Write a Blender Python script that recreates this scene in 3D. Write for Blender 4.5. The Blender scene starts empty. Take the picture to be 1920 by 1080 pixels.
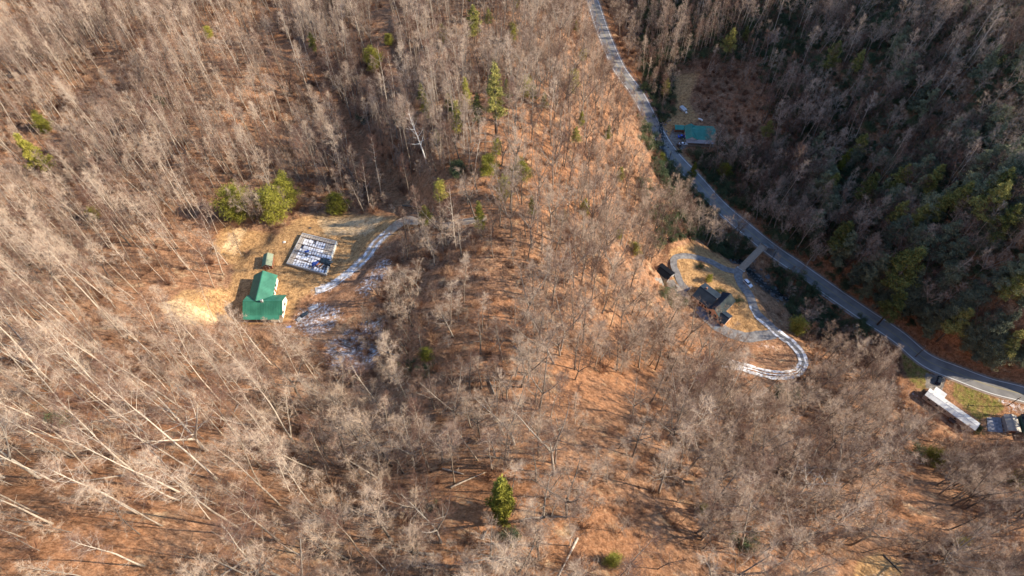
import bpy, math, random
import numpy as np
from mathutils import Vector, Matrix, noise as mnoise
R = math.radians
PI = math.pi
C = bpy.context.scene.collection
scn = bpy.context.scene

# ------------------------------------------------------------------ camera
PITCH = R(33.0); FPX = 1280.0; CAMZ = 275.0
cam_d = bpy.data.cameras.new('camera'); cam = bpy.data.objects.new('camera', cam_d); C.objects.link(cam)
cam.location = (0, 0, CAMZ); cam.rotation_euler = (PITCH, 0, 0)
cam_d.sensor_width = 36; cam_d.lens = 36 * FPX / 1920.0
cam_d.clip_start = 1; cam_d.clip_end = 5000
scn.camera = cam
# ------------------------------------------------------------------ light
SUN_EL, SUN_AZ = R(31.0), R(-2.0)          # azimuth measured from +X counter-clockwise
w = bpy.data.worlds.new('World'); scn.world = w; w.use_nodes = True
nt = w.node_tree; bg = nt.nodes['Background']
sky = nt.nodes.new('ShaderNodeTexSky'); sky.sky_type = 'NISHITA'; sky.sun_disc = False
sky.sun_elevation = SUN_EL; sky.sun_rotation = R(90) - SUN_AZ
sky.air_density = 1.0; sky.dust_density = 0.2; sky.ozone_density = 4.0
nt.links.new(sky.outputs[0], bg.inputs[0]); bg.inputs[1].default_value = 0.15
sd = bpy.data.lights.new('sun', 'SUN'); sun = bpy.data.objects.new('sun', sd); C.objects.link(sun)
sd.energy = 5.0; sd.angle = R(0.5); sd.color = (1.0, 0.88, 0.70)
sv = Vector((math.cos(SUN_EL) * math.cos(SUN_AZ), math.cos(SUN_EL) * math.sin(SUN_AZ), math.sin(SUN_EL)))
sun.rotation_euler = sv.to_track_quat('Z', 'Y').to_euler()
scn.view_settings.view_transform = 'Standard'; scn.view_settings.look = 'None'
scn.view_settings.exposure = 1.12; scn.view_settings.gamma = 1.0

# ------------------------------------------------------------------ projection helpers
cT, sT = math.cos(PITCH), math.sin(PITCH)
def ray(px, py):
    cx = (px - 960) / FPX; cy = (540 - py) / FPX
    return cx, cy * cT + sT, cy * sT - cT
def at(px, py, z):
    a, b, c = ray(px, py); t = (z - CAMZ) / c
    return Vector((a * t, b * t, z))
def proj(X, Y, Z):
    Zr = Z - CAMZ
    dep = Y * sT - Zr * cT
    up = Y * cT + Zr * sT
    return 960 + FPX * X / dep, 540 - FPX * up / dep

# ------------------------------------------------------------------ terrain heights
CP = [(0,0,246),(60,90,250),(190,70,222),(300,100,214),(200,250,214),(0,300,205),(100,450,190),(300,400,192),(500,300,198),(420,180,206),
(500,570,190),(590,480,190),(450,520,190),(545,540,190),(700,400,190),(250,600,168),(0,600,148),(0,800,118),(0,1080,85),(220,990,95),(400,850,125),
(400,1080,100),(300,700,150),(560,700,172),(650,640,184),(650,770,166),(620,900,140),(640,1080,115),(560,60,238),(600,200,222),
(660,280,212),(730,350,202),(500,100,214),(700,240,190),(680,60,205),(800,300,180),(930,274,173),(930,120,192),(930,0,205),(1050,200,192),(1050,60,215),
(1000,450,172),(900,560,168),(800,500,178),(820,620,165),(950,700,152),(840,920,130),(1000,1080,120),(1080,800,148),(1100,560,190),(1200,665,208),
(1180,450,225),(1250,400,250),(1130,330,225),(1100,100,250),(1340,560,255),(1400,530,262),(1300,480,256),(1240,500,250),(1450,690,250),(1500,610,264),
(1330,700,231),(1300,592,253),(1350,632,250),(1268,562,247),(1465,985,165),(1250,900,150),(1350,800,188),(1280,1010,140),(1600,700,252),(1580,850,208),(1650,1000,182),(1800,900,222),
(1920,1000,205),(1900,830,262),(1760,760,265),(1650,1060,172),(1720,850,232),
(1110,0,283),(1200,190,282),(1270,300,279),(1350,390,274),(1450,470,271),(1560,545,270),(1700,650,268),(1800,700,267),(1920,750,266),
(1430,500,272),(1500,570,273),(1600,650,273),(1300,420,274),
(1300,250,279),(1290,150,278),(1400,150,272),(1500,250,262),(1600,130,238),(1500,50,255),(1700,300,240),(1700,450,240),(1600,400,256),
(1800,200,215),(1900,100,200),(1900,400,208),(1900,550,222),(1850,640,248),(1920,660,245),(1750,600,258),(1400,300,275),(1700,60,222),(1350,20,268)]
WP = [(330,165,110),(330,230,108),(330,320,96),(330,400,85),(320,110,45),(330,30,30),(420,230,135),(450,20,40),(450,430,90),(300,470,70),
(150,480,30),(60,470,-5),(-60,470,60),(-200,480,60),(-360,470,70),(-380,300,110),(-380,150,150),(-350,0,200),(-200,-10,210),(-80,-60,215),
(60,-60,180),(160,-40,130),(260,40,50),(245,85,20)]
pts = []
for px, py, d in CP:
    v = at(px, py, CAMZ - d); pts.append((v.x, v.y, v.z))
pts += WP
P = np.array(pts, float)
def kern(r2): return np.sqrt(r2 + 14.0 ** 2)
D2 = (P[:, None, 0] - P[None, :, 0]) ** 2 + (P[:, None, 1] - P[None, :, 1]) ** 2
n = len(P)
A = np.zeros((n + 3, n + 3)); A[:n, :n] = kern(D2) - 1.6 * np.eye(n)
A[:n, n] = 1; A[:n, n + 1:] = P[:, :2] / 100; A[n, :n] = 1; A[n + 1:, :n] = P[:, :2].T / 100
sol = np.linalg.solve(A, np.concatenate([P[:, 2], np.zeros(3)]))
def rbf(X, Y):
    X = np.asarray(X, float); Y = np.asarray(Y, float); out = np.full(X.shape, sol[n]) + sol[n + 1] * X / 100 + sol[n + 2] * Y / 100
    for i in range(n):
        out += sol[i] * kern((X - P[i, 0]) ** 2 + (Y - P[i, 1]) ** 2)
    return out
fx = np.arange(-300, 301, 1.15); fy = np.arange(-5, 440, 1.15)
gx = np.concatenate([np.arange(-900, -300, 25), fx, np.arange(fx[-1] + 12, 900, 12)])
gy = np.concatenate([np.arange(-400, -5, 20), fy, np.arange(fy[-1] + 12, 900, 15)])
GX, GY = np.meshgrid(gx, gy)
def vnoise(X, Y, s, seed):
    rs = np.random.RandomState(seed); N = 128; T = rs.rand(N, N)
    x = X / s; y = Y / s; xi = np.floor(x).astype(int); yi = np.floor(y).astype(int); a = x - xi; b = y - yi
    a = a * a * (3 - 2 * a); b = b * b * (3 - 2 * b)
    g = lambda i, j: T[i % N, j % N]
    return (g(xi, yi) * (1 - a) + g(xi + 1, yi) * a) * (1 - b) + (g(xi, yi + 1) * (1 - a) + g(xi + 1, yi + 1) * a) * b - 0.5
GXc = np.clip(GX, -420, 470); GYc = np.clip(GY, -80, 500)
GZ = rbf(GXc, GYc)
GZ += 3.0 * vnoise(GX, GY, 33, 1) + 1.6 * vnoise(GX, GY, 13, 2) + 0.5 * vnoise(GX, GY, 5, 3)

def H(x, y):
    x = np.asarray(x, float); y = np.asarray(y, float)
    i = np.clip(np.searchsorted(gx, x) - 1, 0, len(gx) - 2); j = np.clip(np.searchsorted(gy, y) - 1, 0, len(gy) - 2)
    a = (x - gx[i]) / (gx[i + 1] - gx[i]); b = (y - gy[j]) / (gy[j + 1] - gy[j])
    return (GZ[j, i] * (1 - a) + GZ[j, i + 1] * a) * (1 - b) + (GZ[j + 1, i] * (1 - a) + GZ[j + 1, i + 1] * a) * b
def hit(px, py):
    a, b, c = ray(px, py)
    t = np.arange(40, 620, 0.5)
    dz = CAMZ + c * t - H(a * t, b * t)
    k = int(np.argmax(dz < 0)); t0 = t[k - 1] + 0.5 * dz[k - 1] / max(1e-6, dz[k - 1] - dz[k])
    return Vector((a * t0, b * t0, CAMZ + c * t0))
def resample(P3, step):
    P3 = np.array([[p[0], p[1], p[2]] for p in P3], float)
    # Catmull-Rom then even steps
    Q = []
    n_ = len(P3); E = np.vstack([2 * P3[0] - P3[1], P3, 2 * P3[-1] - P3[-2]])
    for i in range(n_ - 1):
        p0, p1, p2, p3 = E[i], E[i + 1], E[i + 2], E[i + 3]
        for t in np.linspace(0, 1, 12, endpoint=False):
            Q.append(0.5 * (2 * p1 + (p2 - p0) * t + (2 * p0 - 5 * p1 + 4 * p2 - p3) * t * t + (3 * p1 - p0 - 3 * p2 + p3) * t ** 3))
    Q.append(P3[-1]); Q = np.array(Q)
    s = np.concatenate([[0], np.cumsum(np.hypot(np.diff(Q[:, 0]), np.diff(Q[:, 1])))])
    u = np.arange(0, s[-1], step)
    return np.stack([np.interp(u, s, Q[:, k]) for k in range(3)], 1)
def smooth(a, k):
    k = min(k, max(1, len(a) // 3)); pad = np.concatenate([np.full(k, a[0]), a, np.full(k, a[-1])])
    return np.convolve(pad, np.ones(2 * k + 1) / (2 * k + 1), 'valid')
def sstep(a, b, x):
    t = np.clip((x - a) / (b - a), 0, 1); return t * t * (3 - 2 * t)
def near_path(path, rad):
    """distance and z of nearest sample for every grid vertex within rad (others inf)"""
    d = np.full(GX.shape, 1e9); zz = np.zeros(GX.shape)
    for x, y, z in path:
        i0, i1 = np.searchsorted(gx, [x - rad, x + rad]); j0, j1 = np.searchsorted(gy, [y - rad, y + rad])
        sl = (slice(j0, j1), slice(i0, i1))
        dd = np.hypot(GX[sl] - x, GY[sl] - y); m = dd < d[sl]
        d[sl] = np.where(m, dd, d[sl]); zz[sl] = np.where(m, z, zz[sl])
    return d, zz
def carve(pix, half, blend, k=12, zfun=None, dz=0.0, step=1.0):
    path = resample([hit(*p) for p in pix], step)
    z = H(path[:, 0], path[:, 1]) if zfun is None else zfun(path)
    path[:, 2] = smooth(z, k) + dz
    d, zz = near_path(path, half + blend)
    wgt = 1 - sstep(half, half + blend, d)
    GZ[:] = GZ * (1 - wgt) + zz * wgt
    return path
def pad(px, py, z, rx, ry, rot, blend):
    c = at(px, py, z); ca, sa = math.cos(rot), math.sin(rot)
    u = (GX - c.x) * ca + (GY - c.y) * sa; v = -(GX - c.x) * sa + (GY - c.y) * ca
    d = np.hypot(np.maximum(abs(u) - rx, 0), np.maximum(abs(v) - ry, 0))
    wgt = 1 - sstep(0, blend, d); GZ[:] = GZ * (1 - wgt) + z * wgt
    return c
# stream first, then road, then pads and drives
STREAM = [(1150,-30),(1222,120),(1233,200),(1250,300),(1290,380),(1340,440),(1400,492),(1440,530),(1475,555),(1520,590),(1560,625),(1600,660),(1660,705),(1700,760)]
ROAD = [(1098,-30),(1112,10),(1132,60),(1160,120),(1195,185),(1230,245),(1262,292),(1300,335),(1350,385),(1400,430),(1450,470),(1500,506),(1560,547),(1620,592),(1680,634),(1740,670),(1800,700),(1860,724),(1925,745),(1980,765)]
z_stream = carve(STREAM, 1.5, 9, k=25, dz=-2.2)
Z_G, Z_H, Z_T, Z_M = 85.0, 19.5, -3.0, 9.0
pad(500, 555, Z_G, 11, 9, 0, 9); pad(585, 480, Z_G - 0.2, 12, 9, 0, 9); pad(500, 490, Z_G, 5, 4, 0, 6); pad(545, 530, Z_G, 9, 8, 0, 9)
pad(1335, 578, Z_H, 15, 13, R(-45), 9); pad(1246, 507, Z_H, 6, 6, R(-45), 6)
pad(1305, 250, Z_T, 16, 15, 0, 10); pad(1785, 770, Z_M, 16, 10, R(-45), 8); pad(1890, 793, Z_M, 12, 9, 0, 8); pad(1820, 750, Z_M, 14, 8, R(-30), 6)
road = carve(ROAD, 5.0, 6, k=40)
drive_main = carve([(1385,507),(1384,518),(1392,537),(1405,556),(1420,580),(1437,606),(1455,627),(1480,643),(1499,662),(1506,681),(1496,697),(1470,704),(1440,702),(1395,690),(1350,676)], 2.2, 4, k=14)
drive_loop = carve([(1386,512),(1360,504),(1330,492),(1300,481),(1280,476),(1265,483),(1263,500),(1270,515),(1277,530),(1290,545)], 1.8, 3, k=10)
drive_side = carve([(1452,627),(1425,630),(1395,632),(1370,625),(1345,612),(1322,592),(1310,580)], 2.4, 3, k=10)
pad(1335, 578, Z_H - .1, 12, 10, R(-45), 4)
pad(1246, 507, Z_H - .05, 4.5, 3.5, R(-45), 4)
# left farm track, gully track
drive_left = carve([(786,412),(765,412),(748,420),(728,436),(706,456),(688,480),(666,504),(642,524),(616,538),(588,546)], 2.0, 4, k=12)
track_gully = carve([(786,412),(768,395),(742,362),(708,320),(672,272),(645,222),(620,175),(590,135),(555,100),(520,70)], 1.2, 9, k=16, dz=-2.2)
track_two = carve([(726,-20),(722,50),(730,115),(745,165),(752,205)], 1.6, 5, k=16, dz=-0.6)
track_east = carve([(786,412),(830,418),(880,412),(930,405)], 1.6, 4, k=14)

# ------------------------------------------------------------------ zone masks (where each ground cover grows), stored per ground vertex
PXg, PYg = proj(GX, GY, GZ)
def poly_mask(poly, soft):
    poly = np.array(poly, float); inside = np.zeros(GX.shape, bool); dist = np.full(GX.shape, 1e9)
    x0, y0 = poly.min(0) - soft * 2; x1, y1 = poly.max(0) + soft * 2
    m = (PXg > x0) & (PXg < x1) & (PYg > y0) & (PYg < y1)
    X = PXg[m]; Y = PYg[m]; ins = np.zeros(X.shape, bool); dd = np.full(X.shape, 1e9)
    for i in range(len(poly)):
        ax, ay = poly[i]; bx, by = poly[(i + 1) % len(poly)]
        c = ((ay > Y) != (by > Y)) & (X < (bx - ax) * (Y - ay) / (by - ay + 1e-9) + ax); ins ^= c
        L2 = (bx - ax) ** 2 + (by - ay) ** 2; t = np.clip(((X - ax) * (bx - ax) + (Y - ay) * (by - ay)) / L2, 0, 1)
        dd = np.minimum(dd, np.hypot(X - ax - t * (bx - ax), Y - ay - t * (by - ay)))
    sd_ = np.where(ins, dd, -dd); out = np.zeros(GX.shape); out[m] = sstep(-soft, soft, sd_)
    return out
def path_mask(path, r0, r1):
    d, _ = near_path(path, r1); return 1 - sstep(r0, r1, d)
GRASS = [[(400,470),(420,420),(455,430),(520,440),(560,405),(640,400),(745,408),(765,420),(700,470),(640,525),(600,545),(560,560),(545,600),(450,610),(420,600),(340,600),(300,580),(340,545),(430,540),(440,500)],
         [(1255,470),(1300,455),(1350,480),(1385,505),(1440,600),(1455,625),(1400,640),(1350,620),(1300,580),(1285,555),(1260,530)],
         [(1265,140),(1310,135),(1292,190),(1310,225),(1270,240),(1248,235),(1258,190)], [(1600,1080),(1612,1050),(1650,1035),(1690,1060),(1700,1090),(1600,1100)],
         [(1240,230),(1270,240),(1275,290),(1300,300),(1285,310),(1260,285),(1245,262)]]
GREEN = [[(1690,660),(1722,672),(1745,695),(1745,722),(1730,735),(1705,715),(1692,690)], [(1790,712),(1830,728),(1880,750),(1885,768),(1850,785),(1836,788),(1805,765),(1786,742)], [(1822,790),(1838,790),(1842,808),(1826,812)]]
SNOW = [[(560,578),(600,560),(640,575),(650,600),(620,625),(580,640),(545,612),(548,590)],[(600,640),(640,620),(670,600),(725,590),(730,640),(700,700),(650,718),(605,690)],
        [(655,550),(715,475),(738,480),(735,520),(690,560)],
        [(1640,1070),(1655,1066),(1668,1090),(1625,1090),(1610,1076)], [(1388,634),(1420,641),(1460,645),(1472,652),(1455,662),(1430,655),(1390,640)],
        [(1860,735),(1900,745),(1930,765),(1930,785),(1895,775),(1870,757)], [(1700,725),(1730,738),(1722,750),(1700,742)], [(1835,795),(1880,782),(1915,815),(1860,818)]]
DIRT = [[(1735,700),(1775,705),(1765,735),(1735,728)], [(1262,240),(1285,252),(1290,275),(1275,280),(1252,262)], [(1225,520),(1262,525),(1300,560),(1270,555)]]
ORANGE = [[(870,240),(1000,180),(1110,300),(1120,420),(1000,400),(860,420),(700,400),(640,290),(720,270),(800,330)], [(880,570),(1000,540),(1040,640),(1240,690),(1260,760),(1050,770),(940,700),(820,740),(700,700),(720,640),(830,600)],
          [(1170,620),(1330,640),(1440,720),(1380,760),(1180,720)], [(1675,800),(1720,830),(1740,1000),(1660,1030),(1690,900)], [(820,900),(1010,840),(1180,960),(1250,1080),(820,1080)], [(0,960),(60,640),(350,640),(420,760),(300,960),(260,1080),(0,1080)]]
BARE = [[(415,465),(440,425),(462,430),(440,478)], [(300,570),(340,560),(420,598),(380,612),(320,600)], [(595,410),(720,408),(690,440),(610,440)]]
def union(L, s):
    o = np.zeros(GX.shape)
    for p in L: o = np.maximum(o, poly_mask(p, s))
    return o
m_grass = union(GRASS, 10); m_green = union(GREEN, 4); m_snow = union(SNOW, 14); m_dirt = union(DIRT, 4); m_orange = union(ORANGE, 40); m_bare = union(BARE, 12)
m_snow = np.maximum(m_snow, 0.9 * path_mask(drive_left[15:], 1.6, 3))
m_rock = 0.75 * path_mask(z_stream, 1.0, 6.0)
m_orange = np.maximum(m_orange, 0.8 * path_mask(road, 7, 13)); m_orange = np.maximum(m_orange, path_mask(track_gully, 2, 6))
# ------------------------------------------------------------------ materials
def new_mat(name):
    m = bpy.data.materials.new(name); m.use_nodes = True; nt = m.node_tree; b = nt.nodes['Principled BSDF']; return m, nt, b
def simple(name, col, rough=0.8, var=0.0, scale=3.0, metal=0.0, col2=None, spec=0.3):
    m, nt, b = new_mat(name); b.inputs['Roughness'].default_value = rough; b.inputs['Metallic'].default_value = metal
    b.inputs['Specular IOR Level'].default_value = spec
    if var or col2:
        tc = nt.nodes.new('ShaderNodeTexCoord'); nz = nt.nodes.new('ShaderNodeTexNoise'); nz.inputs['Scale'].default_value = scale; nz.inputs['Detail'].default_value = 6
        nt.links.new(tc.outputs['Object'], nz.inputs['Vector'])
        cr = nt.nodes.new('ShaderNodeValToRGB'); c2 = col2 or tuple(max(0, c * (1 - var)) for c in col); c1 = col if col2 else tuple(min(1, c * (1 + var)) for c in col)
        cr.color_ramp.elements[0].position = 0.35; cr.color_ramp.elements[1].position = 0.65
        cr.color_ramp.elements[0].color = (*c2, 1); cr.color_ramp.elements[1].color = (*c1, 1)
        nt.links.new(nz.outputs['Fac'], cr.inputs['Fac']); nt.links.new(cr.outputs[0], b.inputs['Base Color'])
    else: b.inputs['Base Color'].default_value = (*col, 1)
    return m
def ground_material():
    m, nt, b = new_mat('ground'); L = nt.links.new; N = nt.nodes.new
    b.inputs['Roughness'].default_value = 0.95; b.inputs['Specular IOR Level'].default_value = 0.1
    geo = N('ShaderNodeNewGeometry')
    def noise(scale, detail=5, rough=0.6):
        t = N('ShaderNodeTexNoise'); t.inputs['Scale'].default_value = scale; t.inputs['Detail'].default_value = detail; t.inputs['Roughness'].default_value = rough
        L(geo.outputs['Position'], t.inputs['Vector']); return t.outputs['Fac']
    def ramp(fac, stops):
        r = N('ShaderNodeValToRGB'); e = r.color_ramp.elements
        e[0].position, e[0].color = stops[0][0], (*stops[0][1], 1); e[1].position, e[1].color = stops[-1][0], (*stops[-1][1], 1)
        for p, c in stops[1:-1]:
            k = e.new(p); k.color = (*c, 1)
        L(fac, r.inputs['Fac']); return r.outputs[0]
    def math_(op, a, b_, clamp=False):
        n_ = N('ShaderNodeMath'); n_.operation = op; n_.use_clamp = clamp
        for i, v in enumerate((a, b_)):
            if isinstance(v, (int, float)): n_.inputs[i].default_value = v
            else: L(v, n_.inputs[i])
        return n_.outputs[0]
    def mix(f, a, b_):
        n_ = N('ShaderNodeMix'); n_.data_type = 'RGBA'; L(f, n_.inputs['Factor']) if not isinstance(f, float) else setattr(n_.inputs['Factor'], 'default_value', f)
        L(a, n_.inputs[6]); L(b_, n_.inputs[7]); return n_.outputs[2]
    def attr(nm):
        a = N('ShaderNodeAttribute'); a.attribute_name = nm; s = N('ShaderNodeSeparateColor'); L(a.outputs['Color'], s.inputs[0]); return s.outputs
    A_ = attr('zone_a'); B_ = attr('zone_b')
    fine = noise(1.9, 10, 0.85); mid = noise(0.35, 6, 0.65); big = noise(0.045, 4)
    leaf = ramp(fine, [(0.30, (0.10, 0.045, 0.022)), (0.45, (0.31, 0.165, 0.092)), (0.60, (0.49, 0.30, 0.18)), (0.72, (0.70, 0.50, 0.35))])
    leaf2 = ramp(fine, [(0.30, (0.07, 0.03, 0.016)), (0.5, (0.24, 0.12, 0.066)), (0.72, (0.46, 0.29, 0.185))])
    col = mix(ramp(mid, [(0.35, (0, 0, 0)), (0.65, (1, 1, 1))]), leaf2, leaf)
    rust_n = noise(0.11, 7, 0.75)
    orange = ramp(fine, [(0.30, (0.13, 0.05, 0.022)), (0.5, (0.33, 0.155, 0.075)), (0.75, (0.58, 0.35, 0.205))])
    def masked(base, over, mask, nz, soft=0.5):
        f = math_('MULTIPLY', math_('SUBTRACT', math_('ADD', mask, math_('MULTIPLY', math_('SUBTRACT', nz, 0.5), 1.6)), 0.5 - soft / 2), 1 / soft, True)
        f = math_('MULTIPLY', f, ramp_gate(mask), True)
        return mix(f, base, over)
    def ramp_gate(mask): return math_('MULTIPLY', mask, 12.0, True)
    col = mix(ramp(rust_n, [(0.46, (0, 0, 0)), (0.62, (0.7, 0.7, 0.7))]), col, orange)
    col = masked(col, orange, B_[0], mid, 0.9)
    straw = ramp(fine, [(0.3, (0.2, 0.13, 0.07)), (0.55, (0.52, 0.38, 0.23)), (0.75, (0.74, 0.58, 0.40))])
    col = mix(ramp(noise(0.16, 6, 0.7), [(0.56, (0, 0, 0)), (0.68, (0.7, 0.7, 0.7))]), col, straw)
    rock = ramp(noise(0.9, 7, 0.7), [(0.35, (0.02, 0.022, 0.025)), (0.55, (0.085, 0.075, 0.065)), (0.75, (0.2, 0.19, 0.18))])
    col = masked(col, rock, B_[2], mid, 0.5)
    grass = ramp(noise(2.2, 8, 0.75), [(0.3, (0.24, 0.12, 0.05)), (0.5, (0.46, 0.27, 0.12)), (0.75, (0.66, 0.46, 0.25))])
    col = masked(col, grass, A_[0], mid, 0.6)
    bare = ramp(noise(2.0, 6, 0.7), [(0.3, (0.50, 0.31, 0.15)), (0.7, (0.80, 0.60, 0.36))])
    bm = N('ShaderNodeAttribute'); bm.attribute_name = 'bare'
    col = masked(col, bare, bm.outputs['Fac'], noise(0.5, 6, 0.7), 0.4)
    green = ramp(noise(2.2, 8, 0.75), [(0.35, (0.07, 0.08, 0.015)), (0.5, (0.20, 0.19, 0.04)), (0.7, (0.46, 0.36, 0.16))])
    col = masked(col, green, math_('MULTIPLY', A_[2], 0.62), noise(0.5, 6, 0.7), 0.5)
    dirt = ramp(fine, [(0.3, (0.16, 0.14, 0.12)), (0.7, (0.34, 0.31, 0.28))])
    col = masked(col, dirt, B_[1], mid, 0.4)
    snow = ramp(noise(1.5), [(0.3, (0.74, 0.76, 0.8)), (0.7, (0.9, 0.91, 0.93))])
    sm = math_('MULTIPLY', A_[1], 0.92); snz = noise(0.9, 12, 0.88)
    col = masked(col, snow, math_('SUBTRACT', A_[1], 0.42), math_('ADD', math_('MULTIPLY', math_('SUBTRACT', snz, 0.55), 3.2), 0.5), 0.5)
    # patches of wet and dry litter
    mm = N('ShaderNodeMix'); mm.data_type = 'RGBA'; mm.blend_type = 'MULTIPLY'; mm.inputs[0].default_value = 1.0
    L(col, mm.inputs[6]); L(ramp(noise(0.75, 8, 0.8), [(0.38, (0.42, 0.40, 0.40)), (0.52, (1.0, 1.0, 1.0)), (0.64, (1.3, 1.28, 1.25))]), mm.inputs[7]); col = mm.outputs[2]
    # broad tonal drift
    bc = N('ShaderNodeMix'); bc.data_type = 'RGBA'; bc.blend_type = 'MULTIPLY'; bc.inputs[0].default_value = 1.0
    L(col, bc.inputs[6]); L(ramp(big, [(0.3, (0.8, 0.78, 0.76)), (0.7, (1.1, 1.1, 1.1))]), bc.inputs[7])
    L(bc.outputs[2], b.inputs['Base Color'])
    bp = N('ShaderNodeBump'); bp.inputs['Strength'].default_value = 0.9; bp.inputs['Distance'].default_value = 0.5
    L(math_('ADD', fine, math_('MULTIPLY', mid, 1.5)), bp.inputs['Height']); L(bp.outputs[0], b.inputs['Normal'])
    return m
def bark_mat(name, c1, c2, vary=0.25):
    m, nt, b = new_mat(name); L = nt.links.new; N = nt.nodes.new
    b.inputs['Roughness'].default_value = 0.9; b.inputs['Specular IOR Level'].default_value = 0.15
    oi = N('ShaderNodeObjectInfo'); tc = N('ShaderNodeTexCoord'); nz = N('ShaderNodeTexNoise'); nz.inputs['Scale'].default_value = 1.3; nz.inputs['Detail'].default_value = 5
    L(tc.outputs['Object'], nz.inputs['Vector'])
    cr = N('ShaderNodeValToRGB'); cr.color_ramp.elements[0].color = (*c1, 1); cr.color_ramp.elements[1].color = (*c2, 1)
    cr.color_ramp.elements[0].position = 0.3; cr.color_ramp.elements[1].position = 0.7
    ad = N('ShaderNodeMath'); ad.operation = 'MULTIPLY_ADD'; L(oi.outputs['Random'], ad.inputs[0]); ad.inputs[1].default_value = 0.85; 
    sb = N('ShaderNodeMath'); sb.operation = 'SUBTRACT'; L(nz.outputs['Fac'], sb.inputs[0]); sb.inputs[1].default_value = 0.42; L(sb.outputs[0], ad.inputs[2])
    L(ad.outputs[0], cr.inputs['Fac']); L(cr.outputs[0], b.inputs['Base Color'])
    return m
def leaf_mat(name, stops):
    m, nt, b = new_mat(name); L = nt.links.new; N = nt.nodes.new
    b.inputs['Roughness'].default_value = 0.75; b.inputs['Specular IOR Level'].default_value = 0.2
    oi = N('ShaderNodeObjectInfo'); tc = N('ShaderNodeTexCoord'); nz = N('ShaderNodeTexNoise'); nz.inputs['Scale'].default_value = 0.9; nz.inputs['Detail'].default_value = 6
    L(tc.outputs['Object'], nz.inputs['Vector']); cr = N('ShaderNodeValToRGB'); e = cr.color_ramp.elements
    e[0].position, e[0].color = 0.25, (*stops[0], 1); e[1].position, e[1].color = 0.75, (*stops[-1], 1)
    for k, s in enumerate(stops[1:-1]): q = e.new(0.25 + 0.5 * (k + 1) / (len(stops) - 1)); q.color = (*s, 1)
    ad = N('ShaderNodeMath'); ad.operation = 'MULTIPLY_ADD'; L(oi.outputs['Random'], ad.inputs[0]); ad.inputs[1].default_value = 0.3
    sb = N('ShaderNodeMath'); sb.operation = 'SUBTRACT'; L(nz.outputs['Fac'], sb.inputs[0]); sb.inputs[1].default_value = 0.15; L(sb.outputs[0], ad.inputs[2])
    L(ad.outputs[0], cr.inputs['Fac']); L(cr.outputs[0], b.inputs['Base Color'])
    return m
M_ground = ground_material()
M_pale = bark_mat('pale_bark', (0.27, 0.21, 0.155), (0.52, 0.43, 0.335))
M_dark = bark_mat('grey_bark', (0.13, 0.105, 0.085), (0.28, 0.235, 0.19))
M_twigp = bark_mat('pale_twigs', (0.16, 0.085, 0.06), (0.52, 0.395, 0.29))
M_twigd = bark_mat('brown_twigs', (0.12, 0.065, 0.046), (0.45, 0.335, 0.24))
M_brush = bark_mat('brush_twigs', (0.17, 0.082, 0.05), (0.44, 0.27, 0.165))
M_white = bark_mat('white_bark', (0.62, 0.6, 0.56), (0.8, 0.78, 0.74))
M_pine = leaf_mat('pine_needles', [(0.055, 0.065, 0.018), (0.20, 0.19, 0.045), (0.44, 0.37, 0.11)])
M_yel = leaf_mat('yellow_green_needles', [(0.09, 0.095, 0.015), (0.24, 0.225, 0.03), (0.42, 0.36, 0.08)])
M_hem = leaf_mat('hemlock_needles', [(0.075, 0.085, 0.06), (0.17, 0.185, 0.11), (0.33, 0.32, 0.17)])
M_rhodo = leaf_mat('dark_leaves', [(0.03, 0.045, 0.022), (0.075, 0.10, 0.045), (0.14, 0.16, 0.07)])

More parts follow.
